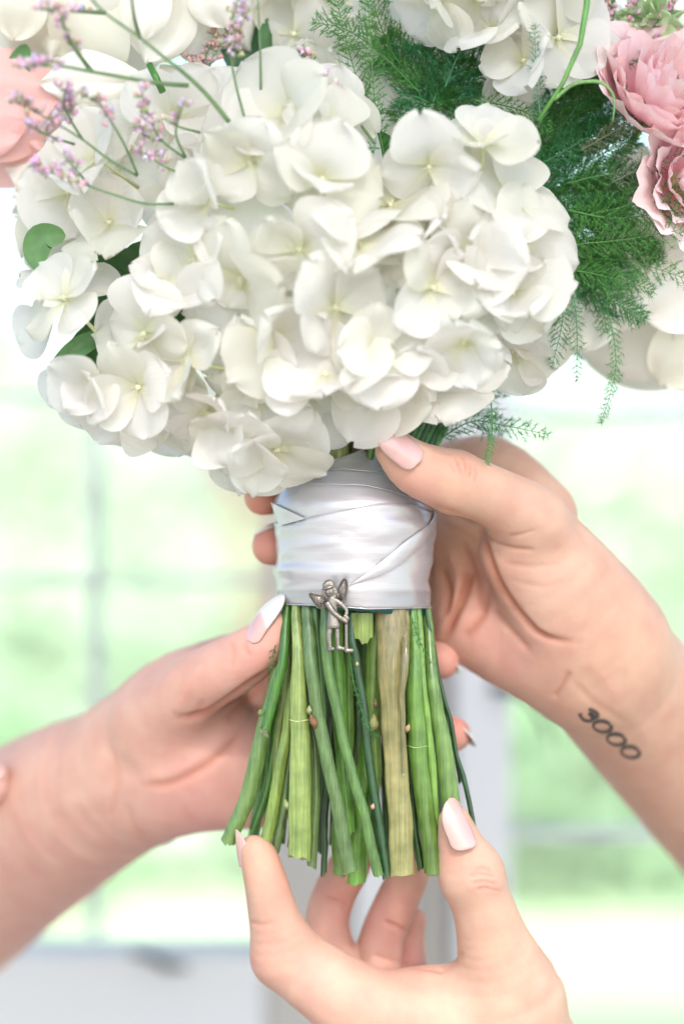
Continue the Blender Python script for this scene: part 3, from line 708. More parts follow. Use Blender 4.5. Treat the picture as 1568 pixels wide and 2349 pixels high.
bud(s_, 540, 1000, 150, 12, (.26, .12, .06), 1.9, -.8); bud(s_, 518, 935, 148, 9, (.30, .32, .16), 1.6, 0)
stem([(556, 338, 24), (566, 520, 24), (580, 680, 22), (592, 860, 22), (600, 1200, 20)], (.10, .2, .08), 'dull green stem behind the fairy charm', 112)
stem([(612, 345, 30), (618, 640, 30), (680, 950, 30), (742, 1220, 30), (830, 1520, 30), (912, 1878, 31)], (.15, .28, .09), 'slender grey green stem crossing diagonally below the fairy charm', 142)
stem([(668, 350, 42), (682, 700, 42), (700, 1050, 42), (718, 1380, 40), (742, 1640, 38)], (.17, .38, .07), 'bright green stem under the fairy charm', 95)
stem([(640, 1150, 18), (612, 1500, 18), (606, 1700, 18), (600, 1880, 18)], (.03, .09, .03), 'thin near black stem hanging below the rest', 45)
s_, _, _ = stem([(740, 1100, 30), (690, 1500, 34), (680, 1700, 34), (690, 1888, 34)], (.24, .42, .09), 'light green stem with a sheath torn open at its end', 40)
stem([(880, 900, 44), (840, 1300, 52), (808, 1600, 54), (788, 1925, 55)], (.20, .42, .06), 'broad grass green stem, one of the longest below the charm', 55)
stem([(900, 380, 48), (890, 700, 46), (880, 1000, 40), (900, 1300, 30), (870, 1500, 28)], (.24, .36, .09), 'olive green stem beside the broad tan one', 80)
s_, _, _ = stem([(762, 500, 20), (790, 660, 22), (832, 950, 24), (868, 1280, 25), (916, 1600, 25), (964, 1885, 26)], TE, 'smooth dark teal stem with pale scars', 128)
bud(s_, 792, 672, 138, 6, (.60, .45, .26), 1.2); bud(s_, 882, 1490, 138, 7, (.62, .42, .28), 1.4, .3)
bud(s_, 885, 1010, 120, 18, (.28, .27, .10), 1.6, .1); bud(s_, 897, 900, 122, 7, (.20, .13, .08), 2.4, 0)
stem([(985, 385, 86), (990, 700, 76), (998, 1000, 68), (1020, 1300, 66), (1040, 1600, 68), (1050, 1885, 66)], (.42, .30, .16), 'broad flattened tan and olive stem with brown side streak', 132, end=(.50, .42, .24), flat=.55, ragged=5, nodes=((1330, .03),))
stem([(1064, 385, 24), (1066, 640, 20), (1052, 900, 14), (1058, 1080, 10), (1060, 1300, 8)], (.36, .27, .17), 'brown withered strip along the broad tan stem', 158, flat=.5)
stem([(1080, 1150, 18), (1110, 1450, 22), (1135, 1700, 24), (1160, 1850, 24)], (.045, .13, .035), 'dark stem wedged between the tan stem and a glossy green one', 85)
stem([(1112, 380, 26), (1118, 700, 40), (1128, 1000, 50), (1150, 1250, 52), (1190, 1560, 50), (1232, 1882, 50)], (.22, .42, .09), 'glossy green stem with brown ring node', 112, end=(.17, .28, .07), nodes=((1135, .10),))
s_, _, _ = stem([(1145, 385, 20), (1170, 800, 22), (1210, 1150, 26), (1235, 1500, 26), (1262, 1800, 24)], (.30, .50, .12), 'narrow bright green stem with a light stripe', 100)
bud(s_, 1082, 1040, 150, 9, (.45, .30, .16), 1.5, .6)
stem([(1195, 395, 26), (1222, 750, 34), (1262, 1000, 44), (1310, 1320, 52), (1350, 1640, 54)], (.24, .38, .13), 'muted green ribbed stem running behind the raised thumb', 88)
stem([(1215, 500, 10), (1255, 740, 11), (1318, 960, 13), (1362, 1190, 14), (1398, 1310, 14), (1460, 1600, 15)], (.03, .10, .04), 'wiry dark green stem standing apart on the tattooed wrist side', 55, nodes=((1335, .35),))
stem([(1240, 600, 9), (1300, 950, 10), (1340, 1130, 11), (1385, 1340, 12)], (.04, .13, .04), 'second wiry stem meeting the first at a knot', 25)
# stems seen again above the ribbon, in the neck of the bouquet
def neck(pts, col, label, depth):
    mb = MB(); sp = spline([(x, y, d, r) for x, y, d, r in pts], 12)
    mb.tube([P(x, y, d) for x, y, d, r in sp], [r for *_, r in sp], 12, col=col)
    b = M(P(*pts[-1][:3])); o = mb.thing('flower_stalk', STEM, b, label, 'stalk', 'stems above the ribbon'); return o
neck([(765, 960, 60, 24), (775, 1030, 48, 27), (780, 1120, 50, 28)], (.52, .55, .24), 'pale yellow stem entering the ribbon top', 100)
neck([(735, 960, 40, 12), (745, 1060, 40, 14), (750, 1120, 45, 14)], DK, 'dark stem beside the pale yellow stem above the ribbon', 80)
neck([(835, 940, 40, 40), (828, 1030, 25, 40), (822, 1120, 25, 36)], (.14, .11, .05), 'thick brown stem above the ribbon', 60)
neck([(880, 950, 90, 9), (852, 1030, 68, 9), (838, 1120, 62, 9)], (.16, .33, .10), 'thin green stalk slanting over the brown stem', 110)
neck([(800, 950, 20, 20), (800, 1030, 30, 20), (800, 1120, 30, 20)], (.02, .07, .03), 'dark green stem between pale and brown stems', 60)
for k in range(9):
    x = 905+k*13; neck([(x+45-k*2, 890, 30-k*4, 9), (x+18, 960, 20-k*3, 9), (x-14, 1030, 40, 8), (x-60, 1120, 60, 8)], srng.choice([(.05, .2, .05), (.09, .3, .08), (.04, .15, .05)]), 'fine green fern stalk gathered above the thumb', 40)
# leaf remnant with torn end
mb = MB(); vs = []; nx = 9
for j in range(7):
    for i in range(nx):
        u = i/(nx-1); t = j/6; x = 758+u*125; y = 380+t*(150+(35 if i in (4, 5, 6) else 0)+srng.uniform(-12, 12)*(j == 6))
        vs.append(P(501.8+x*.4, 1254.4+y*.4, 128+10*math.sin(u*3.14)))
k = len(vs); vs += [v+Vector((0, 2.5, 0)) for v in vs]
fs = [(j*nx+i, j*nx+i+1, (j+1)*nx+i+1, (j+1)*nx+i) for j in range(6) for i in range(nx-1)]; fs += [tuple(a+k for a in reversed(f)) for f in fs]
mb.add(vs, fs, (.38, .45, .13)); mb.thing('leaf_sheath', STEM, M(P(830, 1440, 128)), 'torn yellow green leaf sheath hanging from the teal tape', 'leaf')
# ------------------------------------------------------------------ the organza ribbon wrapped round the stems
def satin(name, alpha, col, rough=.24, weave=.14):
    m = mat(name, col, rough, Anisotropic=.93, Sheen_Weight=.15, Metallic=.4)
    b = m.node_tree.nodes['Principled BSDF']; b.inputs['Specular IOR Level'].default_value = 1.0; b.inputs['Anisotropic Rotation'].default_value = .25
    tg = nd(m, 'ShaderNodeTangent', direction_type='RADIAL', axis='Z'); lk(m, tg.outputs[0], b.inputs['Tangent'])
    tc = nd(m, 'ShaderNodeTexCoord')
    wv = nd(m, 'ShaderNodeTexWave', wave_type='BANDS', bands_direction='Z'); wv.inputs['Scale'].default_value = 620; wv.inputs['Distortion'].default_value = 1.2; wv.inputs['Detail'].default_value = 2; wv.inputs['Detail Scale'].default_value = .4
    w2 = nd(m, 'ShaderNodeTexWave', wave_type='BANDS', bands_direction='X'); w2.inputs['Scale'].default_value = 520; w2.inputs['Distortion'].default_value = 4
    lk(m, tc.outputs['Object'], wv.inputs['Vector']); lk(m, tc.outputs['Object'], w2.inputs['Vector'])
    ad = nd(m, 'ShaderNodeMath', operation='ADD'); lk(m, wv.outputs[1], ad.inputs[0]); lk(m, w2.outputs[1], ad.inputs[1])
    nz = nd(m, 'ShaderNodeTexNoise'); nz.inputs['Scale'].default_value = 55; nz.inputs['Detail'].default_value = 3
    mp = nd(m, 'ShaderNodeMapping'); mp.inputs['Scale'].default_value = (.5, .5, 2.0); lk(m, tc.outputs['Object'], mp.inputs[0]); lk(m, mp.outputs[0], nz.inputs['Vector'])
    bp = nd(m, 'ShaderNodeBump'); bp.inputs['Strength'].default_value = weave; bp.inputs['Distance'].default_value = .00012; lk(m, ad.outputs[0], bp.inputs['Height'])
    b2 = nd(m, 'ShaderNodeBump'); b2.inputs['Strength'].default_value = .5; b2.inputs['Distance'].default_value = .0016; lk(m, nz.outputs[0], b2.inputs['Height']); lk(m, b2.outputs[0], bp.inputs['Normal'])
    lk(m, bp.outputs[0], b.inputs['Normal'])
    nt = m.node_tree; out = nt.nodes['Material Output']
    tl = nd(m, 'ShaderNodeBsdfTranslucent'); tl.inputs[0].default_value = (*col, 1); mxt = nd(m, 'ShaderNodeMixShader'); mxt.inputs[0].default_value = .06
    lk(m, b.outputs[0], mxt.inputs[1]); lk(m, tl.outputs[0], mxt.inputs[2])
    tr = nd(m, 'ShaderNodeBsdfTransparent'); mx = nd(m, 'ShaderNodeMixShader')
    at = nd(m, 'ShaderNodeVertexColor'); at.layer_name = 'tint'; sp = nd(m, 'ShaderNodeSeparateColor'); lk(m, at.outputs[0], sp.inputs[0])
    mu = nd(m, 'ShaderNodeMath', operation='MULTIPLY'); mu.inputs[1].default_value = alpha; lk(m, sp.outputs[0], mu.inputs[0])
    lk(m, mu.outputs[0], mx.inputs[0]); lk(m, tr.outputs[0], mx.inputs[1]); lk(m, mxt.outputs[0], mx.inputs[2]); lk(m, mx.outputs[0], out.inputs[0])
    return m
RCOL = (.57, .55, .57)
SATIN = satin('organza_satin', 1.0, RCOL); 
LR = [(1020, 735, 868), (1050, 715, 890), (1085, 690, 925), (1110, 655, 950), (1153, 632, 982), (1200, 636, 992), (1230, 639, 988), (1257, 641, 985), (1292, 643, 981), (1307, 634, 978), (1335, 643, 975), (1361, 646, 977), (1420, 650, 983)]
def lr(y):
    ys = [a[0] for a in LR]
    return float(np.interp(y, ys, [a[1] for a in LR])), float(np.interp(y, ys, [a[2] for a in LR]))
def rib(th, y, off=0, wr=1.0):
    l, r = lr(y); c = (l+r)/2; hw = (r-l)/2
    s_ = math.sin(th)
    w_ = wr*(3.6*noise.noise(Vector((th*1.3+off, y*.03, 1)))+2.6*noise.noise(Vector((th*2.2+y*.012, y*.06+off, 5)))+.8*noise.noise(Vector((th*5+y*.03, y*.15, off))))
    return P(c+(hw+off+w_)*s_, y, (hw*.93+off+w_)*math.cos(th))
rw = empty('ribbon_wrap', M(P(810, 1230, 0)), 'white organza ribbon wrapped round the gathered stems in overlapping turns', 'ribbon')
def band(name, top, bot, off, alpha=1.0, a0=-math.pi, a1=math.pi, hem=(), nv=16, nth=120, wr=1.0, edge=.75):
    """top, bot: heights across the front as points (x, y); hem darkens nothing, it is only denser cloth"""
    tx, ty = zip(*top); bx, by = zip(*bot); vs = []; cs = []
    for j in range(nv+1):
        v = j/nv
        for i in range(nth+1):
            th = a0+(a1-a0)*i/nth; x = 810+170*math.sin(th)
            y0 = float(np.interp(x, tx, ty)); y1 = float(np.interp(x, bx, by)); y = y0+(y1-y0)*v
            vs.append(rib(th, y, off+.8*math.sin(v*math.pi), wr))
            al = alpha(v, x) if callable(alpha) else alpha
            if j in (0, nv): al = min(1, al+.3)
            cs.append((al, al, al))
    W = nth+1; k = len(vs)
    vs2 = []
    cen = [P(810, 1174.5-v.z, 0) for v in vs]
    for v in vs: n = Vector((v.x-26, v.y, 0)).normalized(); vs2.append(v-n*1.2)
    fs = [(j*W+i, j*W+i+1, (j+1)*W+i+1, (j+1)*W+i) for j in range(nv) for i in range(nth)]
    fs += [tuple(a+k for a in reversed(f)) for f in fs]
    for i in range(nth): fs.append((i, k+i, k+i+1, i+1)); b = nv*W; fs.append((b+i, b+i+1, k+b+i+1, k+b+i))
    mb = MB(); mb.add(vs+vs2, fs, cs+cs); return mb.build(name, SATIN, rw)
L1 = [(640, 1072), (719, 1059), (868, 1033), (985, 1020)]
L2 = [(640, 1090), (711, 1081), (781, 1075), (887, 1082), (985, 1100)]
L3 = [(640, 1110), (767, 1110), (851, 1113), (907, 1126), (985, 1160)]
L4 = [(630, 1200), (697, 1190), (795, 1168), (850, 1158), (887, 1154), (929, 1155), (990, 1174)]
band('ribbon_turn', L1, [(640, 1120), (985, 1120)], 0, .72)
band('ribbon_turn', L2, [(640, 1180), (985, 1180)], 3, .85)
band('ribbon_turn', L3, [(640, 1290), (985, 1290)], 6, .97)
band('ribbon_turn', [(640, 1230), (985, 1230)], [(640, 1366), (740, 1368), (800, 1374), (860, 1362), (930, 1360), (985, 1368)], 2, 1.0)
band('ribbon_turn', L4, [(640, 1386), (735, 1389), (840, 1397), (985, 1394)], 9, lambda v, x: .97 if v < .84 else .62, nv=26)
# the turn of cloth folded back over the wrap, running down to the charm
mb = MB(); vs = []; cs = []; n = 30; m_ = 9
for i in range(n+1):
    t = i/n; u = t
    up = spline([(998, 1168), (985, 1200), (930, 1242), (870, 1292), (800, 1342)], n+1)[i]; lo = spline([(1003, 1184), (992, 1222), (950, 1268), (890, 1312), (800, 1344)], n+1)[i]
    for j in range(m_+1):
        v = j/m_; x = up[0]+(lo[0]-up[0])*v; y = up[1]+(lo[1]-up[1])*v
        l, r = lr(y); c = (l+r)/2; hw = (r-l)/2; s_ = max(-1, min(.999, (x-c)/(hw+14))); dz = (hw*.93+13)*math.sqrt(1-s_*s_)
        bulge = 9*math.sin(v*math.pi)**.7*(1-t*.8)
        vs.append(P(x, y, dz+bulge)); cs.append((1, 1, 1))
k = len(vs); vs += [v+Vector((0, 4, 0)) for v in vs]; cs += cs
fs = [(i*(m_+1)+j, i*(m_+1)+j+1, (i+1)*(m_+1)+j+1, (i+1)*(m_+1)+j) for i in range(n) for j in range(m_)]
fs += [tuple(a+k for a in reversed(f)) for f in fs]
mb.add(vs, fs, cs); mb.build('ribbon_fold', SATIN, rw)
# loose corner at the open hand side
mb = MB(); a, b, c = (620, 1152), (700, 1190), (640, 1206); vs = []; g = 8
for i in range(g+1):
    for j in range(g+1-i):
        u, v = i/g, j/g; x = a[0]*(1-u-v)+b[0]*u+c[0]*v; y = a[1]*(1-u-v)+b[1]*u+c[1]*v
        l, r = lr(1190); cc = (l+r)/2; hw = (r-l)/2+13; s_ = max(-.995, (x-cc)/hw); vs.append(P(x, y, (hw*.93)*math.sqrt(1-s_*s_)+4+6*(1-u-v)))
idx = {}; q = 0
for i in range(g+1):
    for j in range(g+1-i): idx[i, j] = q; q += 1
fs = []
for i in range(g):
    for j in range(g-i):
        fs.append((idx[i, j], idx[i, j+1], idx[i+1, j]))
        if i+j < g-1: fs.append((idx[i+1, j], idx[i, j+1], idx[i+1, j+1]))
vs += [v+Vector((0, 3, 0)) for v in vs]; fs += [tuple(x+q for x in reversed(f)) for f in fs]
mb.add(vs, fs, (1, 1, 1)); mb.build('ribbon_corner', SATIN, rw)
for nm, line, off in (('hem_thread', L4, 10.5), ('hem_thread', [(640, 1386), (735, 1389), (840, 1397), (985, 1394)], 10.5), ('hem_thread', L3, 7), ('hem_thread', L2, 4), ('hem_thread', L1, 1)):
    xs, ys = zip(*line); mb = MB(); pts = []
    for i in range(121):
        th = -math.pi+2*math.pi*i/120; x = 810+170*math.sin(th); pts.append(rib(th, float(np.interp(x, xs, ys)), off))
    mb.tube(pts, 1.3, 5, cap=False); mb.build(nm, SATIN, rw)
# teal floral tape that shows below the hem
TAPE = mat('teal_floral_tape', (.012, .10, .085), .28); bump(TAPE, 500, .35, .0004)
mb = MB(); vs = []; n = 96
for v in (0, .5, 1):
    for i in range(n):
        th = 2*math.pi*i/n; x = 810+170*math.sin(th); y = 1340+(1390+(x-640)*.068-1340)*v+(1.5*math.sin(i*1.9) if v == 1 else 0)
        l, r = lr(min(y, 1400)); hw = (r-l)/2-1; c_ = (l+r)/2; vs.append(P(c_+hw*math.sin(th), y, hw*.93*math.cos(th)))
fs = [(j*n+i, j*n+(i+1) % n, (j+1)*n+(i+1) % n, (j+1)*n+i) for j in range(2) for i in range(n)]
k = len(vs); c0 = P(810, 1300, 0); vs += [Vector((c0.x+(v.x-c0.x)*.985, v.y*.985, v.z)) for v in vs]; fs += [tuple(a+k for a in reversed(f)) for f in fs]+[(2*n+i, 2*n+(i+1) % n, k+2*n+(i+1) % n, k+2*n+i) for i in range(n)]
mb.add(vs, fs); mb.thing('floral_tape', TAPE, M(P(810, 1400, 0)), 'dark teal floral tape showing below the ribbon hem', 'tape')

# ------------------------------------------------------------------ pewter fairy charm
PEW = mat('aged_pewter', (.27, .24, .21), .34, Metallic=.92)
bump(PEW, 1600, .5, .0004, 5)
fc = empty('fairy_charm', M(P(760, 1400, 180)), 'small pewter fairy charm with wings and cap, leaning on a club at the ribbon hem', 'charm')
def F_(x, y, r, d=0): return (677.4+x*.108, 1304.6+y*.108, 186+d, r*.108)
f = Field((-110, -215, -330), (45, -150, -110), 1.0)
A = f.blank()
def add(pts, k=2.5, flat=.75):
    global A
    f.chain(A, [F_(*p) for p in pts], k, flat)
add([(790, 680, 95), (800, 860, 88), (800, 1000, 112), (812, 1200, 148)], 4, .6)
# hem of the dress
f2 = F_(800, 1262, 0); zc = P(f2[0], f2[1], 186).z
A = np.maximum(A, (zc-f.ax[2])[None, None, :])
add([(765, 560, 45), (780, 640, 55)]); add([(722, 490, 98), (732, 515, 92)], 2, .85)
add([(650, 360, 82), (710, 322, 88), (765, 340, 78)], 2); add([(690, 275, 30), (730, 265, 34)], 3); add([(585, 432, 26, 5), (700, 404, 30, 9), (825, 362, 26, 5)], 1.2)
add([(598, 470, 40), (590, 540, 30), (620, 585, 22)], 2); add([(835, 430, 42), (860, 500, 44), (850, 570, 34)], 2)
add([(735, 520, 16, 9), (737, 500, 14, 9)], 1.5)
add([(690, 750, 74, 3), (800, 915, 56, 7), (940, 1035, 50, 8), (1075, 1125, 46, 7)], 1.5, .9)
add([(880, 690, 62), (1000, 780, 48, 3), (1082, 880, 40, 5), (1080, 960, 42, 6)], 2)
add([(1060, 1010, 50, 8), (1095, 1060, 52, 8)], 1.2)
add([(1076, 1000, 36, 4), (1082, 1700, 38, 2)], 1, 1); add([(1085, 1745, 46, 2), (1195, 1738, 46, 2)], 2, .8)
add([(735, 1240, 58), (712, 1420, 60), (722, 1560, 50), (742, 1690, 40)], 2); add([(890, 1240, 52, -2), (892, 1450, 52, -2), (905, 1600, 42, -2), (915, 1660, 40, -2)], 2)
add([(725, 1715, 48), (790, 1700, 46, 3)], 2, .8); add([(905, 1690, 44, -2), (1030, 1700, 44, -1)], 2, .8)
v, q = f.mesh(A); n = vnormals(v, q)
if (n*(v-v.mean(0))).sum() < 0: q = q[:, ::-1].copy(); n = -n
px, py = proj(v); dsp = np.zeros(len(v))
for x, y, r, a in ((690, 482, 13, -1.1), (757, 452, 13, -1.1), (740, 528, 10, -.7), (735, 560, 16, -.5), (1075, 1030, 8, -1), (1090, 1075, 8, -1), (1060, 1060, 8, -.8)):
    cx, cy, _, rr = F_(x, y, r*1.4); dsp += a*np.exp(-((px-cx)**2+(py-cy)**2)/(rr*rr))*(n[:, 1] < -.3)
v = v+n*dsp[:, None]
wv_ = v*S; wv_[:, 2] += ZC; o = link('figure', me_np('figure', wv_-np.array(fc.location), q), PEW, None); o.parent = fc
def wing(poly, root_pt, ribs):
    mb = MB(); pts = spline([F_(x, y, 0)[:2] for x, y in poly]+[F_(*poly[0], 0)[:2]], 40)
    cx = sum(p[0] for p in pts)/len(pts); cy = sum(p[1] for p in pts)/len(pts)
    rp_ = F_(*root_pt, 0)[:2]
    vs = [P(cx, cy, 186)]+[P(x, y, 184) for x, y in pts]+[P(cx, cy, 181)]+[P(x, y, 181) for x, y in pts]; m_ = len(pts)
    fs = [(0, i+1, (i+1) % m_+1) for i in range(m_)]+[(m_+1, m_+2+(i+1) % m_, m_+2+i) for i in range(m_)]+[(i+1, m_+2+i, m_+2+(i+1) % m_, (i+1) % m_+1) for i in range(m_)]
    mb.add(vs, fs); mb.tube([P(x, y, 184.5) for x, y in pts], .9, 6)
    for a, b in ribs:
        a = F_(*a, 0); b = F_(*b, 0); mb.tube([P(a[0], a[1], 186), P((a[0]+b[0])/2, (a[1]+b[1])/2, 187.4), P(b[0], b[1], 185.2)], [.9, 1.1, .5], 6)
    mb.build('wing', PEW, fc)
wing([(850, 620), (890, 450), (950, 300), (1040, 200), (1092, 260), (1105, 380), (1092, 500), (1040, 610), (970, 700), (900, 690)], (880, 660),
     [((890+k*16, 560+k*14), (955+k*26, 300+k*12)) for k in range(1, 5)]+[((930+k*14, 640+k*4), (1060+k*5, 280+k*70)) for k in range(5)]+[((870, 640-k*26), (930+k*8, 560-k*22)) for k in range(4)])
wing([(650, 820), (480, 835), (390, 730), (325, 640), (285, 560), (320, 513), (410, 532), (500, 560), (610, 580), (680, 680)], (650, 700),
     [((480, 575+k*42), (300+k*24, 545+k*52)) for k in range(6)]+[((640, 610+k*38), (495+k*8, 580+k*46)) for k in range(6)])
# ------------------------------------------------------------------ flowers
def petal_mat(name, c_tip, c_base, trans=.48, vein=.42, rough=.55):
    m = mat(name, c_tip, rough, Sheen_Weight=.15); b = m.node_tree.nodes['Principled BSDF']
    b.inputs['Specular IOR Level'].default_value = .3
    at = nd(m, 'ShaderNodeVertexColor'); at.layer_name = 'tint'; sp = nd(m, 'ShaderNodeSeparateColor'); lk(m, at.outputs[0], sp.inputs[0])
    mx = nd(m, 'ShaderNodeMixRGB'); mx.inputs[1].default_value = (*c_base, 1); mx.inputs[2].default_value = (*c_tip, 1); lk(m, sp.outputs[0], mx.inputs[0])
    oi = nd(m, 'ShaderNodeObjectInfo'); rp = nd(m, 'ShaderNodeValToRGB'); rp.color_ramp.elements[0].color = (.94, .94, .86, 1); rp.color_ramp.elements[1].color = (1, .985, .97, 1)
    e = rp.color_ramp.elements.new(.5); e.color = (.985, .99, .985, 1); lk(m, oi.outputs['Random'], rp.inputs[0])
    mu = nd(m, 'ShaderNodeMixRGB', blend_type='MULTIPLY'); mu.inputs[0].default_value = 1; lk(m, mx.outputs[0], mu.inputs[1]); lk(m, rp.outputs[0], mu.inputs[2])
    # bruised brown flecks where the petal carries them (green channel)
    br = nd(m, 'ShaderNodeMixRGB'); br.inputs[2].default_value = (.52, .28, .08, 1)
    tc = nd(m, 'ShaderNodeTexCoord'); nz = nd(m, 'ShaderNodeTexNoise'); nz.inputs['Scale'].default_value = 260; nz.inputs['Detail'].default_value = 4; lk(m, tc.outputs['Object'], nz.inputs['Vector'])
    om = nd(m, 'ShaderNodeMath', operation='SUBTRACT'); om.inputs[0].default_value = 1; lk(m, sp.outputs[1], om.inputs[1])
    mm = nd(m, 'ShaderNodeMath', operation='MULTIPLY', use_clamp=True); lk(m, om.outputs[0], mm.inputs[0]); lk(m, nz.outputs[0], mm.inputs[1])
    ra = nd(m, 'ShaderNodeMapRange'); ra.inputs[1].default_value = .38; ra.inputs[2].default_value = .6; lk(m, mm.outputs[0], ra.inputs[0]); lk(m, ra.outputs[0], br.inputs[0])
    lk(m, mu.outputs[0], br.inputs[1]); lk(m, br.outputs[0], b.inputs['Base Color'])
    # veins run from the claw outwards: noise stretched along the petal's length
    mp = nd(m, 'ShaderNodeMapping'); mp.inputs['Scale'].default_value = (.12, 1, .3); lk(m, tc.outputs['Object'], mp.inputs[0])
    vz = nd(m, 'ShaderNodeTexNoise'); vz.inputs['Scale'].default_value = 900; vz.inputs['Detail'].default_value = 3; lk(m, mp.outputs[0], vz.inputs['Vector'])
    bp = nd(m, 'ShaderNodeBump'); bp.inputs['Strength'].default_value = vein; bp.inputs['Distance'].default_value = .0005; lk(m, vz.outputs[0], bp.inputs['Height']); lk(m, bp.outputs[0], b.inputs['Normal'])
    tr = translucent(m, trans, c_tip); lk(m, br.outputs[0], tr.inputs[0]); lk(m, bp.outputs[0], tr.inputs['Normal'])
    return m
PW = petal_mat('hydrangea_petal', (.88, .865, .84), (.82, .82, .60))
PC = petal_mat('cream_rose_petal', (.90, .875, .82), (.86, .82, .66), .22)
PP = petal_mat('pink_rose_petal', (.90, .56, .54), (.84, .36, .34), .22)
PL_ = petal_mat('lisianthus_petal', (.96, .76, .80), (.92, .42, .52), .22, .5)
EYE = mat('floret_eye', (.72, .74, .52), .5); tinted(EYE, (1, 1, 1))
PED = mat('pedicel', (.55, .60, .30), .5, Subsurface_Weight=.1, Subsurface_Scale=.001)
frng = random.Random(11)
def petal_mesh(name, seed, L=1.0, wid=.60, cup=.25, droop=.15, wave=.03, nt_=11, nu=10, spot=False, fold=0.0, notch=0.0):
    r = random.Random(seed); vs = []; cs = []; ph = [r.random()*6 for _ in range(6)]; asym = r.uniform(-.07, .07); sx, sy, sr = r.uniform(.55, .95), r.uniform(-.4, .4), r.uniform(.10, .18)
    for i in range(nt_+1):
        t = math.sin(i/nt_*math.pi/2)**.9; e = .035+.965*t
        hw = wid*math.sin(min(1, e/.60)*math.pi/2)**.9*math.sqrt(max(.004, 1-(max(0, e-.54)/.462)**2))*(1+.03*math.sin(e*6+ph[0]))
        for j in range(nu+1):
            u = j/nu*2-1; y = u*hw+asym*t*t
            x = e*(1-.03*u*u*t+notch*math.exp(-(u/.25)**2)*-t**6)+.025*math.sin(u*4+ph[1])*t
            z = cup*(u*u*hw*1.3)*(1-.3*t)-droop*t*t+wave*math.sin(u*3.2+ph[2]+t*3)*t+wave*.9*math.sin(u*6.5+ph[3])*t*t+wave*.8*math.sin(t*7+ph[4])
            z += -.045*math.exp(-(u/.10)**2)*(1-t)+fold*abs(u)
            vs.append((x*L, y*L, z*L))
            g = min(1, max(0, (t-.0)/.34))**.8; sp = 1
            if spot: sp = 1-math.exp(-(((t-sx)**2+(u-sy)**2*.3)/(sr*sr)))
            cs.append((g, sp, 1))
    W = nu+1; fs = [(i*W+j, i*W+j+1, (i+1)*W+j+1, (i+1)*W+j) for i in range(nt_) for j in range(nu)]
    mb = MB(); mb.add(vs, fs, cs); me = bpy.data.meshes.new(name); me.from_pydata([tuple(Vector(v)) for v in vs], [], fs)
    me.polygons.foreach_set('use_smooth', [True]*len(fs)); a = me.color_attributes.new('tint', 'FLOAT_COLOR', 'POINT'); a.data.foreach_set('color', [x for c in cs for x in (*c, 1)]); return me
def scaled(me, s, m):
    for v in me.vertices: v.co *= s
    me.materials.append(m); return me
U = 100*S
HP = [scaled(petal_mesh('petal', 100+k, 1, frng.uniform(.56, .68), frng.uniform(-.1, .45), frng.uniform(-.05, .36), frng.uniform(.03, .085), notch=frng.choice([0, 0, .06])), U, PW) for k in range(16)]
HS = [scaled(petal_mesh('petal', 300+k, 1, .62, .2, .12, .04, spot=True), U, PW) for k in range(3)]
def frame(n, spin):
    n = n.normalized(); a = Vector((0, 0, 1)) if abs(n.z) < .9 else Vector((1, 0, 0)); x = a.cross(n).normalized(); y = n.cross(x)
    x, y = x*math.cos(spin)+y*math.sin(spin), -x*math.sin(spin)+y*math.cos(spin)
    return Matrix((x, y, n)).transposed().to_4x4()
_eye = {}
def eye_mesh(k, ped):
    if (k, ped) in _eye: return _eye[k, ped]
    mb = MB(); r = random.Random(k)
    mb.ball((0, 0, 6), 6.5, 10, 6, col=(.78, .78, .58)); 
    for q in range(6):
        a = q*1.047; mb.tube([(math.cos(a)*4, math.sin(a)*4, 8), (math.cos(a)*8, math.sin(a)*8, 14)], [1.0, .7], 4, col=(.82, .82, .66)); mb.ball((math.cos(a)*8.3, math.sin(a)*8.3, 15), 1.7, 6, 4, col=(.80, .74, .5))
    bx, by = r.uniform(-18, 18), r.uniform(-18, 18)
    mb.tube([(0, 0, 3), (bx*.4, by*.4, -ped*.4), (bx, by, -ped)], [4.2, 3.8, 5], 7, col=(.66, .70, .40))
    me = mb.mesh('floret', world=False); me.materials.append(EYE); _eye[k, ped] = me; return me
def floret(parent, pos, n, size, spin, open_=.0, spots=False, npet=4, ped=130):
    o = bpy.data.objects.new('floret', eye_mesh(frng.randrange(5), ped)); C.objects.link(o); o.parent = parent
    mt = frame(n, spin); mt.translation = M(pos)-parent.location; o.matrix_local = mt
    for k in range(npet):
        me = frng.choice(HS) if spots and frng.random() < .5 else frng.choice(HP)
        p = bpy.data.objects.new('petal', me); C.objects.link(p); p.parent = o
        tilt = open_+frng.uniform(-.3, .5)
        s_ = size*frng.uniform(.78, 1.15)
        p.matrix_local = Matrix.Rotation(2*math.pi*k/npet+frng.uniform(-.14, .14), 4, 'Z') @ Matrix.Translation((0, 0, (k % 2)*3.5*S)) @ Matrix.Rotation(-tilt, 4, 'Y') @ Matrix.Rotation(frng.uniform(-.22, .22), 4, 'X') @ Matrix.Diagonal((s_, s_*frng.uniform(.92, 1.12), s_, 1))
    return o
def inpoly(x, y, poly):
    c = False; j = len(poly)-1
    for i in range(len(poly)):
        xi, yi = poly[i]; xj, yj = poly[j]
        if (yi > y) != (yj > y) and x < (xj-xi)*(y-yi)/(yj-yi)+xi: c = not c
        j = i
    return c
def pdist(x, y, poly):
    return min(float(seg_dist2(x, y, *poly[i-1], *poly[i])[0]) for i in range(len(poly)))
GAPS = [(305, 600), (270, 640), (490, 705), (525, 770), (1000, 470), (1060, 515), (880, 675), (655, 500), (215, 790)]
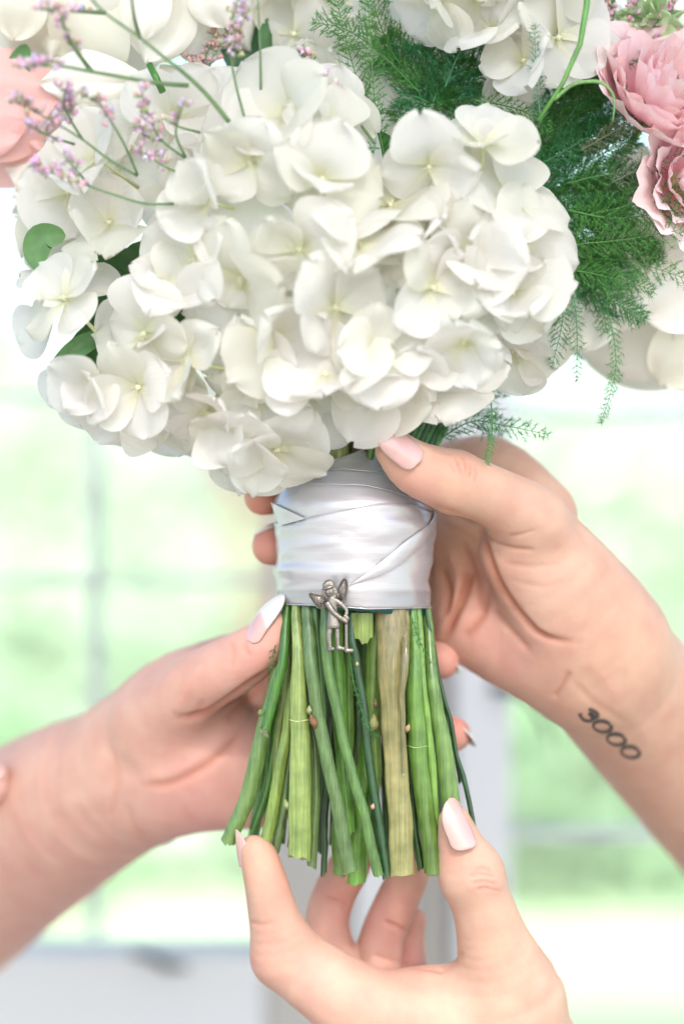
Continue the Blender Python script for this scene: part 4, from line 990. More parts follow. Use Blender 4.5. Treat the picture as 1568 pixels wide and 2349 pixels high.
def head(name, label, cat, poly, d0, H, Rr, spacing, size, inset=52, group=None, under=True, edge_out=.0):
    cx = sum(p[0] for p in poly)/len(poly); cy = sum(p[1] for p in poly)/len(poly)
    root = empty(name, M(P(cx, cy, d0)), label, cat, group)
    def hgt(x, y):
        if not inpoly(x, y, poly): return -20
        t = min(pdist(x, y, poly)/Rr, 1); return H*math.sqrt(max(0, 1-(1-t)**2))
    xs = [p[0] for p in poly]; ys = [p[1] for p in poly]; pts = []
    for _ in range(5000):
        x = frng.uniform(min(xs), max(xs)); y = frng.uniform(min(ys), max(ys))
        if not inpoly(x, y, poly): continue
        pd = pdist(x, y, poly)
        if pd < inset or any(math.hypot(x-a, y-b) < 74 for a, b in GAPS): continue
        sp_ = spacing*(.82 if pd < inset+50 else 1)
        if all((x-a)**2+(y-b)**2 > sp_**2 for a, b in pts): pts.append((x, y))
    for x, y in pts:
        e = 14; hx = (hgt(x+e, y)-hgt(x-e, y))/(2*e); hy = (hgt(x, y+e)-hgt(x, y-e))/(2*e)
        n = Vector((-hx*.75, -1, hy*.75)).normalized(); n = (n+Vector((frng.gauss(0, .5), 0, frng.gauss(0, .5)-.02))).normalized()
        floret(root, P(x, y, d0+hgt(x, y)+frng.uniform(-14, 14)), n, size*frng.uniform(.9, 1.14), frng.random()*6.28, frng.choice([-.05, .08, .25, .45, .65]), spots=frng.random() < .05)
    if under:
        pts2 = []
        for _ in range(2500):
            x = frng.uniform(min(xs), max(xs)); y = frng.uniform(min(ys), max(ys))
            if inpoly(x, y, poly) and pdist(x, y, poly) > inset*.8 and all((x-a)**2+(y-b)**2 > (spacing*1.25)**2 for a, b in pts2) and all(math.hypot(x-a, y-b) > 120 for a, b in GAPS): pts2.append((x, y))
        for x, y in pts2:
            n = Vector((frng.gauss(0, .5), -1, frng.gauss(0, .5)))
            floret(root, P(x, y, d0+max(0, hgt(x, y)-75)), n, size*1.0, frng.random()*6.28, .2, ped=60)
    return root
PL1 = [(95, 680), (135, 580), (215, 550), (330, 545), (480, 620), (600, 700), (660, 860), (740, 985), (700, 1060), (640, 1095), (555, 1095), (480, 1010), (380, 1015), (300, 995), (215, 950), (170, 900), (125, 835), (75, 800), (110, 745)]
PC1 = [(385, 480), (420, 350), (530, 290), (600, 215), (700, 175), (790, 230), (850, 330), (900, 400), (1080, 520), (1210, 600), (1235, 700), (1180, 850), (1090, 890), (1000, 925), (870, 955), (790, 985), (700, 960), (600, 860), (480, 720), (400, 620)]
PR1 = [(888, 320), (930, 245), (1060, 228), (1180, 260), (1240, 325), (1225, 420), (1278, 480), (1245, 600), (1190, 685), (1060, 720), (950, 640), (880, 450)]
head('hydrangea', 'white hydrangea head low on the open hand side, its petals hanging over the ribbon', 'hydrangea', PL1, 90, 190, 210, 106, 1.25)
head('hydrangea', 'large creamy white hydrangea head in the middle, right above the ribbon', 'hydrangea', PC1, 120, 230, 240, 128, 1.3)
head('hydrangea', 'rounded white hydrangea head against the green fern', 'hydrangea', PR1, 110, 220, 190, 130, 1.32)
head('hydrangea', 'soft white hydrangea head tucked low behind the fern, above the thumb', 'hydrangea', [(1090, 640), (1230, 620), (1300, 690), (1290, 800), (1200, 895), (1080, 895)], -30, 110, 140, 95, .95)
head('hydrangea', 'white hydrangea head behind the lilac sprigs', 'hydrangea', [(90, 440), (140, 300), (330, 200), (430, 150), (570, 165), (600, 300), (500, 420), (420, 560), (250, 600), (120, 560)], 0, 130, 170, 125, 1.25)
head('hydrangea', 'white hydrangea head at the top, beside the bright green stalk', 'hydrangea', [(900, -180), (1330, -180), (1345, 60), (1310, 190), (1215, 250), (1090, 190), (1060, 60), (960, 50), (880, -20)], 40, 130, 170, 105, 1.2)
head('hydrangea', 'greenish white hydrangea head at the top middle behind thin fern', 'hydrangea', [(590, -150), (870, -150), (860, 60), (880, 230), (800, 330), (680, 250), (620, 120)], -90, 100, 150, 105, 1.0)
head('hydrangea', 'shaded hydrangea head deep behind the top of the bouquet', 'hydrangea', [(560, -160), (1380, -160), (1380, 240), (1250, 480), (900, 420), (620, 260)], -260, 60, 150, 150, 1.5, under=False)
# hanging single petals that give the lower outline
def loose(x, y, d, rot, n, s_, parent, spot=False):
    p = bpy.data.objects.new('petal', frng.choice(HS if spot else HP)); C.objects.link(p); p.parent = parent
    # length axis turned within the picture plane, face towards n
    n = Vector(n).normalized(); ax = Vector((math.cos(rot), 0, -math.sin(rot))); ax = (ax-n*ax.dot(n)).normalized(); yv = n.cross(ax)
    mt = Matrix((ax, yv, n)).transposed().to_4x4() @ Matrix.Diagonal((s_, s_, s_, 1)); mt.translation = M(P(x, y, d))-parent.location; p.matrix_local = mt
hyd = [o for o in C.objects if o.name.startswith('hydrangea')]
Lh, Ch = hyd[0], hyd[1]
for x, y, d, a, n, s_, par, sp in ((560, 1010, 150, 1.75, (0, -1, -.3), 1.25, Lh, False), (655, 1000, 185, 1.35, (.2, -1, -.3), 1.12, Lh, False), (430, 915, 130, 1.7, (-.1, -1, -.35), 1.25, Lh, False), (325, 905, 120, 1.8, (-.2, -1, -.3), 1.25, Lh, False), (240, 870, 100, 1.9, (-.3, -1, -.2), 1.15, Lh, True),
     (300, 930, 60, 1.65, (-.1, -1, -.3), 1.2, Lh, False), (385, 935, 50, 1.5, (0, -1, -.3), 1.25, Lh, False), (455, 950, 70, 1.6, (.1, -1, -.3), 1.1, Lh, False), (205, 880, 50, 1.75, (-.3, -1, -.2), 1.1, Lh, True), (170, 850, 40, 2.3, (-.3, -1, 0), 1.0, Lh, False),
     (125, 740, 90, 2.75, (-.3, -1, .2), 1.05, Lh, False), (760, 880, 200, 1.5, (0, -1, -.3), 1.3, Ch, False), (868, 905, 205, 1.5, (.8, -1, -.1), .85, Ch, False), (960, 850, 190, 1.3, (.1, -1, -.35), 1.25, Ch, True), (1040, 800, 170, .9, (.3, -1, -.3), 1.2, Ch, False), (610, 1040, 150, 1.5, (0, -1, -.2), .85, Lh, True)):
    loose(x, y, d, a, n, s_, par, sp)

# ---- roses and lisianthus
def cup_petal(seed, R_, H_, a_, curl, ruffle, mt_, nt_=14, nu=16):
    r = random.Random(seed); ph = [r.random()*6 for _ in range(5)]; vs = []; cs = []
    for i in range(nt_+1):
        t = i/nt_
        for j in range(nu+1):
            u = j/nu*2-1; top = 1-.26*abs(u)**2.4+.03*math.sin(u*5+ph[0]); h = t*top
            an = u*a_*(.45+.55*math.sin(min(1, t*1.3)*math.pi/2))
            rho = R_*(.12+.88*math.sin(min(1, h*1.02)*math.pi*.56)**.8)+curl*R_*max(0, h-.62)**1.5*2.6
            rho += ruffle*R_*(math.sin(u*7+ph[1])+.6*math.sin(u*13+ph[2]))*h*h; z = H_*h-curl*H_*max(0, h-.8)*.9+ruffle*H_*.4*math.sin(u*9+ph[3])*h*h
            vs.append((rho*math.cos(an), rho*math.sin(an), z)); cs.append((min(1, t*1.4), 1, 1))
    W = nu+1; fs = [(i*W+j, i*W+j+1, (i+1)*W+j+1, (i+1)*W+j) for i in range(nt_) for j in range(nu)]
    me = bpy.data.meshes.new('petal'); me.from_pydata([tuple(Vector(v)*S) for v in vs], [], fs); me.polygons.foreach_set('use_smooth', [True]*len(fs))
    a = me.color_attributes.new('tint', 'FLOAT_COLOR', 'POINT'); a.data.foreach_set('color', [x for c in cs for x in (*c, 1)]); me.materials.append(mt_); return me
def rose(x, y, d, ax, R_, label, m, name='rose', cat='rose', layers=5, ruffle=.0, curl=.35, seed=0, H_=1.05, npl=5, wide=1.0):
    root = empty(name, M(P(x, y, d)), label, cat); fr = frame(Vector((ax[0], -ax[2], ax[1])), 0); r = random.Random(seed)
    for l in range(layers):
        k = (l+1)/layers; ms = [cup_petal(seed*50+l*3+q, R_*k**.9, R_*H_*(1.1-.25*k), wide*(.95-.12*k), curl*k, ruffle, m) for q in range(2)]
        for q in range(npl):
            p = bpy.data.objects.new('petal', ms[q % 2]); C.objects.link(p); p.parent = root
            p.matrix_local = fr @ Matrix.Rotation(2*math.pi*q/npl+l*.7+r.uniform(-.15, .15), 4, 'Z') @ Matrix.Rotation(r.uniform(-.05, .10)+.10*k, 4, 'Y')
    mb = MB(); base = P(x, y, d); axv = Vector((ax[0], -ax[2], ax[1])).normalized()
    mb.tube([base+axv*R_*.15, base-axv*R_*.1, base-axv*R_*.25, base-axv*R_*.9], [R_*.25, R_*.2, R_*.07, R_*.06], 10); mb.build('calyx', PED, root)
    return root
BPm = {}
def big(m, seed, cup, droop, wave):
    k = (m.name, seed)
    if k not in BPm:
        BPm[k] = scaled(petal_mesh('petal', 500+seed, 1, .5, cup, droop, wave*1.6, nt_=18, nu=16), U, m)
    return BPm[k]
def bloom(label, name, cat, m, cx, cy, d0, petals, calyx=True):
    root = empty(name, M(P(cx, cy, d0)), label, cat)
    for i, (x, y, d, rot, L, W, n, cup, dr) in enumerate(petals):
        p = bpy.data.objects.new('petal', big(m, int(cup*10)*100+int(dr*10)+i % 3, cup, dr, .035)); C.objects.link(p); p.parent = root
        nn = Vector((n[0], -n[2], n[1])).normalized(); ax = Vector((math.cos(rot), 0, -math.sin(rot))); ax = (ax-nn*ax.dot(nn)).normalized(); yv = nn.cross(ax)
        mt = Matrix((ax, yv, nn)).transposed().to_4x4() @ Matrix.Diagonal((L/100, W/100, L/100, 1)); mt.translation = M(P(x, y, d))-root.location; p.matrix_local = mt
    b = MB(); b.tube([P(cx, cy, d0-30), P(cx*.9+78, cy+60, d0-80)], [16, 8], 8); b.build('calyx', PED, root)
    return root
bloom('large cream rose at the top above the lilac sprigs', 'rose', 'rose', PC, 380, -60, 40, [
 (330, -70, 60, 2.2, 300, 270, (-.2, -.3, 1), -.2, .3), (450, -110, 90, 1.5, 255, 280, (.1, -.35, 1), -.25, .3), (250, -60, 40, 2.0, 260, 220, (-.3, -.2, 1), .1, .25),
 (400, -80, 110, 1.9, 225, 170, (-.1, -.2, 1), -.2, .2), (520, -120, 70, 1.15, 240, 220, (.4, -.3, 1), -.2, .3), (480, -110, 125, 1.35, 170, 150, (.1, -.2, 1), -.3, .2), (350, -90, 120, 1.7, 180, 120, (0, -.2, 1), .3, .1)])
bloom('cream rose in the top corner over the pink petals', 'rose', 'rose', PC, 60, -60, 0, [
 (110, -70, 30, 2.1, 230, 200, (-.2, -.3, 1), -.2, .3), (20, -90, 10, 1.6, 240, 220, (0, -.3, 1), -.2, .3), (150, -60, 10, 1.7, 200, 150, (.1, -.3, 1), -.2, .2), (60, -80, 50, 1.8, 170, 130, (0, -.2, 1), -.3, .2)])
bloom('open cream bloom lying below the large cream rose', 'rose', 'rose', PC, 330, 200, -20, [
 (345, 190, 50, 3.12, 262, 150, (-.1, -.4, 1), -.15, .1), (330, 200, 20, 2.5, 190, 150, (-.3, -.3, 1), -.1, .2), (300, 210, 10, 1.9, 200, 150, (0, -.2, 1), .1, .2), (260, 230, 0, 1.75, 210, 140, (-.1, 0, 1), -.1, .1), (350, 180, -20, .5, 150, 130, (.2, 0, 1), .1, .1)])
bloom('pale pink rose cut off by the picture edge', 'rose', 'rose', PP, -120, 240, -60, [
 (-170, 235, -30, .05, 300, 270, (-.2, .1, 1), -.15, .15), (-160, 330, -60, .15, 280, 170, (-.1, -.3, 1), -.25, .1), (-170, 200, -80, -.15, 270, 200, (0, .4, 1), -.2, .15), (-190, 270, 0, .0, 250, 190, (-.2, 0, 1), -.3, .2)])
bloom('cream petals filling the corner above the small cream bloom', 'rose', 'rose', PC, 130, 250, -120, [
 (180, 250, -100, 2.6, 190, 150, (-.2, -.1, 1), -.1, .1), (150, 330, -110, 2.9, 150, 130, (-.2, -.1, 1), -.1, .1), (120, 120, -110, 2.4, 170, 150, (-.2, .1, 1), -.1, .1), (240, 300, -90, 1.9, 220, 170, (0, 0, 1), -.1, .1), (60, 180, -100, 1.2, 160, 120, (-.1, .1, 1), 0, .1)])
bloom('small cream bloom below the pale pink rose', 'rose', 'rose', PC, 190, 430, -60, [
 (190, 400, 0, 2.9, 180, 120, (-.2, 0, 1), -.1, .2), (190, 420, 10, 2.75, 205, 100, (-.2, -.2, 1), -.2, .2), (180, 440, -10, 2.35, 170, 120, (-.2, -.3, 1), -.1, .2), (170, 400, -30, -2.95, 175, 120, (-.2, .2, 1), -.1, .2), (170, 450, -20, 2.0, 160, 110, (0, -.2, 1), 0, .1)])
bloom('broad cream rose low behind the hanging fern', 'rose', 'rose', PC, 1640, 600, -200, [
 (1700, 520, -170, 2.45, 500, 440, (-.1, -.25, 1), .12, .1), (1690, 650, -150, 2.75, 420, 300, (0, -.4, 1), .15, .15), (1650, 440, -120, 2.75, 320, 260, (-.2, .1, 1), .1, .2), (1610, 520, -90, 2.35, 260, 200, (-.1, -.1, 1), .1, .2),
 (1690, 560, -60, 2.1, 260, 220, (.1, -.3, 1), .15, .1), (1660, 380, -110, 2.3, 200, 200, (0, 0, 1), .1, .1), (1680, 600, -40, 2.65, 240, 190, (0, -.1, 1), .2, .1), (1640, 700, -110, 2.0, 230, 200, (0, -.3, 1), .1, .2)])
bloom('translucent cream petals between the fern and the broad cream rose', 'rose', 'rose', PC, 1380, 590, -110, [
 (1350, 560, -10, 1.7, 150, 110, (0, -.1, 1), -.1, .1), (1410, 560, -20, 1.5, 170, 130, (.1, 0, 1), 0, .2), (1330, 600, -30, 2.0, 180, 120, (-.1, -.1, 1), -.1, .1), (1380, 640, -20, 1.8, 170, 130, (0, -.1, 1), -.2, .1), (1450, 600, -40, 1.9, 170, 130, (0, 0, 1), .1, .1), (1300, 680, -40, 1.9, 190, 120, (-.1, -.1, 1), -.2, .1), (1440, 520, -50, .9, 160, 130, (0, .1, 1), .1, .1), (1350, 530, -60, -1.4, 160, 120, (0, .1, 1), .1, .1), (1420, 470, -90, -1.2, 160, 130, (0, .1, 1), .1, .1)])
bloom('blurred cream rose in the top corner behind the pink lisianthus', 'rose', 'rose', PC, 1560, 60, -240, [
 (1620, 0, -220, 2.2, 240, 260, (0, -.1, 1), -.1, .1), (1600, 80, -240, 1.9, 230, 220, (0, 0, 1), -.1, .1), (1640, -20, -200, 1.7, 210, 200, (0, 0, 1), -.1, .1), (1500, -60, -250, 1.6, 230, 200, (0, 0, 1), -.1, .1)])
rose(1485, 265, 0, (.3, .5, .75), 150, 'pink ruffled lisianthus bloom beside the fern', PL_, name='lisianthus', cat='lisianthus', ruffle=.10, curl=.32, seed=5, layers=6, H_=1.2)
rose(1550, 420, 30, (.35, .0, .8), 110, 'second pink lisianthus bloom lower at the picture edge', PL_, name='lisianthus', cat='lisianthus', ruffle=.10, curl=.5, seed=6, layers=4)
# ---- leaves
LF = mat('rose_leaf', (.09, .24, .07), .42); tinted(LF, (1, 1, 1), .25, 300); bump(LF, 500, .4, .0005); translucent(LF, .25, (.2, .45, .1))
def leaf(pts, wd, d, label, col=(.10, .25, .07), d1=None, face=(0, -1, 0), ser=.0):
    mb = MB(); n = 18; sp = spline(pts, n+1); vs = []; nu = 6
    for i in range(n+1):
        t = i/n; x, y = sp[i][:2]; x0, y0 = sp[max(0, i-1)][:2]; x1, y1 = sp[min(n, i+1)][:2]; L = math.hypot(x1-x0, y1-y0)+1e-6; nx, ny = -(y1-y0)/L, (x1-x0)/L
        w_ = wd*math.sin(math.pi*min(1, t**.8*.985+.012))**.8*(1+ser*math.sin(i*3.1))
        dd = d+((d1 if d1 is not None else d)-d)*t
        for j in range(nu+1):
            u = j/nu*2-1; vs.append(P(x+nx*w_*u, y+ny*w_*u, dd+abs(u)*w_*.35))
    W = nu+1; fs = [(i*W+j, i*W+j+1, (i+1)*W+j+1, (i+1)*W+j) for i in range(n) for j in range(nu)]
    k = len(vs); vs += [v+Vector((0, 1.2, 0)) for v in vs]; fs += [tuple(a+k for a in reversed(f)) for f in fs]
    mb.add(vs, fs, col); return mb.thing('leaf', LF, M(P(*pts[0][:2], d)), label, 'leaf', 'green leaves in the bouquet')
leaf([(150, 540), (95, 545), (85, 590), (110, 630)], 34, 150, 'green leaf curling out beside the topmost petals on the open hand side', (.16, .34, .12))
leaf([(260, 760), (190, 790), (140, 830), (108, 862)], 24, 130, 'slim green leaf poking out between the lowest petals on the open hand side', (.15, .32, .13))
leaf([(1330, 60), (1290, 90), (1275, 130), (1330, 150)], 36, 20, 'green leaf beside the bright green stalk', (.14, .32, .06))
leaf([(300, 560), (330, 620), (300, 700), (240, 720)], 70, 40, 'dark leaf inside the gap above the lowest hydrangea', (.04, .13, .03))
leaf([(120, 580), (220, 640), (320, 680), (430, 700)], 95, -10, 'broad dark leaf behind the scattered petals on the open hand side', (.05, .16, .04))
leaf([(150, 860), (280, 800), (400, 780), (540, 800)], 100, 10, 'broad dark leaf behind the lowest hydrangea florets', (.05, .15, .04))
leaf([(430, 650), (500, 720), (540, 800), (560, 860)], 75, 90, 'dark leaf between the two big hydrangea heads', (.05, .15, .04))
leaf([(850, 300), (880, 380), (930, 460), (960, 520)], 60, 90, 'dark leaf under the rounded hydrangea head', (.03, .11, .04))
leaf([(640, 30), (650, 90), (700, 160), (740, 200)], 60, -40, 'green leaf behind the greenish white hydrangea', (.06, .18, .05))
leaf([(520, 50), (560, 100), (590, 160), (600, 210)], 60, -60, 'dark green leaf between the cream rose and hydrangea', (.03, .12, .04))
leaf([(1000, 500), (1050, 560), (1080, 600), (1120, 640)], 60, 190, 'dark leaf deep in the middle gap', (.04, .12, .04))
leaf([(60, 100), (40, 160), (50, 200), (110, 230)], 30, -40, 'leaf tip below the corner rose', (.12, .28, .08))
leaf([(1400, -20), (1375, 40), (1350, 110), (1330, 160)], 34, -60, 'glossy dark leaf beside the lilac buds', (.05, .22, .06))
LS = MB(); LS.tube([P(x, y, 250) for x, y in ((1350, -60), (1345, 10), (1330, 100), (1290, 190), (1235, 275))], [7, 7, 6, 5, 4], 12, col=(.2, .5, .1))
LS.tube([P(x, y, 250) for x, y in spline([(1270, 228), (1310, 195), (1350, 186), (1385, 192), (1408, 225), (1404, 280)], 20)], [4.5]*10+[4, 4, 3.6, 3.4, 3, 3, 2.4, 2, 1.6, 1.2], 10, col=(.3, .55, .22))
LS.thing('flower_stalk', STEM, M(P(1235, 275, 250)), 'bright green forked stalk crossing beside the ruffled pink bloom', 'stalk')
LS = MB(); LS.tube([P(342, 146, 150), P(358, 178, 155), (P(373, 210, 160))], 8, 8, col=(.08, .32, .04)); LS.thing('flower_stalk', STEM, M(P(373, 210, 160)), 'short cut green stalk between cream petals', 'stalk')
# ---- small green scabious bud
root = empty('green_bud', M(P(1490, 50, -20)), 'pale green feathery bud in the top corner', 'flower bud'); GM = petal_mat('green_bud_petal', (.50, .66, .38), (.38, .55, .22), .3); gp_ = scaled(petal_mesh('petal', 900, 1, .26, .5, -.2, .04), U*.75, GM)
for k in range(26):
    a = k*2.4; z = 1-k/18; n = Vector((math.cos(a)*math.sqrt(max(0, 1-z*z)), -abs(z)-.15, math.sin(a)*math.sqrt(max(0, 1-z*z)))).normalized()
    p = bpy.data.objects.new('petal', gp_); C.objects.link(p); p.parent = root; mt = frame(n, k*1.1) @ Matrix.Rotation(-.9, 4, 'Y'); mt.translation = Vector(n)*14*S; p.matrix_local = mt
# ---- limonium sprigs
BUD = mat('limonium_floret', (.68, .44, .60), .6); tinted(BUD, (1, 1, 1)); SPG = mat('sprig_stem', (.16, .27, .12), .6); tinted(SPG, (1, 1, 1), .2, 400)
def buds_on(mb, x, y, d, n, sp_, tone=None):
    for _ in range(n):
        a = frng.random()*6.28; X = x+frng.gauss(0, sp_); Y = y+frng.gauss(0, sp_); D = d+frng.gauss(0, sp_)
        c = tone or frng.choice([(.66, .42, .58), (.72, .50, .64), (.62, .36, .42), (.74, .56, .66), (.44, .40, .26), (.58, .40, .60)])
        c = tuple(v*frng.uniform(.8, 1.15) for v in c); r_ = frng.uniform(4.6, 8.2); dx, dy = math.cos(a), math.sin(a)*.5+.55
        mb.tube([P(X, Y, D), P(X+dx*r_, Y-dy*r_*1.2, D+1), P(X+dx*r_*2, Y-dy*r_*2.4, D+2)], [r_*.35, r_*.62, r_*.95], 6, col=[(.30, .32, .18), c, tuple(min(1, v*1.15) for v in c)])
def sprig(lines, label, d0, d1, base=None, thick=3.2, tone=None, cluster=5, col=(.16, .27, .12)):
    x, y = lines[0][0][0][:2]; root = empty('limonium_sprig', M(P(x, y, d0)), label, 'sprig', 'lilac sprigs in the bouquet')
    st = MB(); bd = MB()
    for pts, t0 in lines:
        n = max(8, int(sum(math.dist(a, b) for a, b in zip(pts, pts[1:]))/12)); sp = spline(pts, n); V = []
        for i, (x, y) in enumerate(sp):
            t = i/(n-1); dd = d0+(d1-d0)*t; V.append(P(x, y, dd))
            if t >= t0:
                L = frng.uniform(6, 14)*(1-.4*t); a = frng.choice([-1, 1])*frng.uniform(.6, 1.2); tx, ty = sp[min(i+1, n-1)][0]-sp[max(i-1, 0)][0], sp[min(i+1, n-1)][1]-sp[max(i-1, 0)][1]; q = math.hypot(tx, ty)+1e-6
                ex = x+(tx*math.cos(a)-ty*math.sin(a))/q*L; ey = y+(tx*math.sin(a)+ty*math.cos(a))/q*L
                st.tube([P(x, y, dd), P(ex, ey, dd+3)], [thick*.45, thick*.35], 5, col=col); buds_on(bd, ex, ey, dd+3, frng.randint(max(1, cluster-3), cluster), 4.5, tone)
        st.tube(V, [thick*(1-.55*i/(n-1)) for i in range(n)], 7, col=col)
    st.build('stem', SPG, root); b = bd.build('blossom', BUD, root) if bd.v else None
    if b: b['kind'] = 'stuff'
sprig([([(398, 467), (330, 466), (265, 447), (210, 428), (150, 405), (95, 388), (72, 378)], .55), ([(205, 427), (180, 395), (150, 362)], .3)], 'lowest lilac sprig, lying almost flat across the white petals', 300, 420)
sprig([([(315, 403), (250, 365), (190, 320), (130, 283), (60, 245), (28, 230)], .55), ([(315, 400), (292, 345), (262, 290), (228, 240), (180, 212)], .55), ([(190, 320), (162, 275), (146, 235), (150, 198)], .3), ([(170, 330), (110, 310), (65, 285)], .3)], 'many branched lilac sprig reaching towards the pink rose', 300, 430)
sprig([([(423, 361), (372, 322), (345, 275), (325, 215)], .35), ([(425, 360), (404, 312), (408, 275), (420, 240)], .45), ([(372, 322), (330, 310), (318, 290)], .3), ([(458, 303), (410, 290), (370, 268)], 2)], 'upright lilac sprig with three flowering tips', 300, 400)
sprig([([(423, 400), (375, 380), (325, 345)], .3)], 'short lilac sprig above the flat lying one', 300, 360)
sprig([([(525, 278), (470, 212), (420, 165), (400, 150), (320, 85), (240, 28), (205, -10)], 2), ([(430, 195), (350, 188), (220, 165), (130, 150), (45, 152)], .68), ([(210, 163), (165, 100), (140, 40)], .3), ([(320, 85), (308, 40), (300, -20)], 2), ([(240, 28), (180, 25), (100, 20)], .4)], 'long stout lilac sprig rising to the top corner', 330, 480, thick=5.5)
sprig([([(560, 268), (537, 175), (528, 90), (548, -20)], .5), ([(535, 150), (545, 80), (560, 10)], .3)], 'thin lilac sprig standing upright above the middle', 300, 380)
sprig([([(598, 205), (596, 100), (590, -20)], 2)], 'bare green sprig beside the upright lilac one', 280, 360)
sprig([([(860, 330), (790, 235), (740, 180), (690, 120)], .3)], 'lilac sprig tangled in the fine fern at the top', 200, 200)
sprig([([(1380, 130), (1370, 70), (1350, 10)], .0), ([(1400, 130), (1430, 70), (1450, 0)], .0), ([(1380, 120), (1340, 60), (1345, 40)], .0), ([(1400, 140), (1460, 110), (1500, 60), (1540, 10)], .2), ([(1390, 125), (1405, 60), (1400, 10)], 0)], 'full mauve sprig above the ruffled pink bloom', 0, 20, cluster=6, tone=(.60, .36, .44))
sprig([([(470, 150), (430, 130), (400, 110)], .0), ([(480, 150), (500, 110), (520, 80)], .0), ([(450, 160), (470, 130), (490, 90)], 0)], 'dusky pink dried sprig between rose and leaves', 20, 20, cluster=4, tone=(.46, .30, .27))
# ---- plumosus fern
FN = mat('fern_needle', (.05, .22, .06), .5); tinted(FN, (1, 1, 1)); translucent(FN, .2, (.1, .34, .04))
fr_ = np.random.default_rng(9)
def frond(pts, L, label, d=80, d1=None, step=11, nd_=19, col=(.05, .24, .08), thick=2.2, w_=1.0):
    d1 = d if d1 is None else d1; n = max(6, int(sum(math.dist(a[:2], b[:2]) for a, b in zip(pts, pts[1:]))/step)); sp = spline(pts, n)
    root = empty('fern_frond', M(P(*pts[0][:2], d)), label, 'fern', 'feathery fern fronds in the bouquet')
    V = [P(x, y, d+(d1-d)*i/(n-1)) for i, (x, y) in enumerate(sp)]; mb = MB(); mb.tube(V, [thick*(1-.7*i/(n-1)) for i in range(n)], 6, col=col)
    A = []; B = []
    for i in range(1, n):
        t = i/(n-1); tv = (V[min(i+1, n-1)]-V[i-1]).normalized(); side = tv.cross(Vector((0, 1, 0))).normalized()
        for sg in (-1, 1):
            ln = L*(math.sin(math.pi*min(1, (t*.85+.12)))**.6)*fr_.uniform(.6, 1.15); 
            if t > .93: ln *= .5
            dv = (tv*fr_.uniform(.5, .9)+side*sg*fr_.uniform(.5, 1)+Vector((0, fr_.uniform(-.5, .5), 0))).normalized()
            tip = V[i]+dv*ln; mb.tube([V[i], V[i].lerp(tip, .5)+Vector((0, 0, -ln*.02)), tip], [thick*.38, thick*.3, .3], 4, cap=False, col=col)
            m_ = max(2, int(ln/4.5)); tt = fr_.uniform(.12, 1, m_*2)
            p0 = np.array(V[i])[None]+np.array(dv*ln)[None]*tt[:, None]; dr = np.array(dv)[None]*.7+fr_.normal(0, .55, (m_*2, 3)); dr /= np.linalg.norm(dr, axis=1, keepdims=True)
            A.append(p0); B.append(p0+dr*nd_*fr_.uniform(.6, 1.2, (m_*2, 1))*(1-.3*tt[:, None]))
    mb.build('stalk', SPG, root)
    A = np.concatenate(A); B = np.concatenate(B); a = B-A; w_ = w_*1.5; s1 = np.cross(a, fr_.normal(size=a.shape)); s1 /= np.linalg.norm(s1, axis=1, keepdims=True)+1e-9
    s2 = np.cross(a, s1); s2 /= np.linalg.norm(s2, axis=1, keepdims=True)+1e-9
    m_ = len(A); v = np.stack([A+s1*w_*.6, A-s1*.35*w_+s2*.5*w_, A-s1*.35*w_-s2*.5*w_, B], 1).reshape(-1, 3)*S; v[:, 2] += ZC
    k = np.arange(m_)[:, None]*4; f_ = np.concatenate([k+[[0, 1, 3]], k+[[1, 2, 3]], k+[[2, 0, 3]]])
    cc = np.repeat(np.array(col)*fr_.uniform(.65, 1.5, (m_, 1)), 4, 0)
    o = link('needles', me_np('needles', v-np.array(root.location), f_, False, {'tint': cc}), FN); o.parent = root; o['kind'] = 'stuff'; o.name = 'foliage'
FG = 'feathery fern frond '
DG = (.055, .20, .035); MG = (.09, .28, .06)
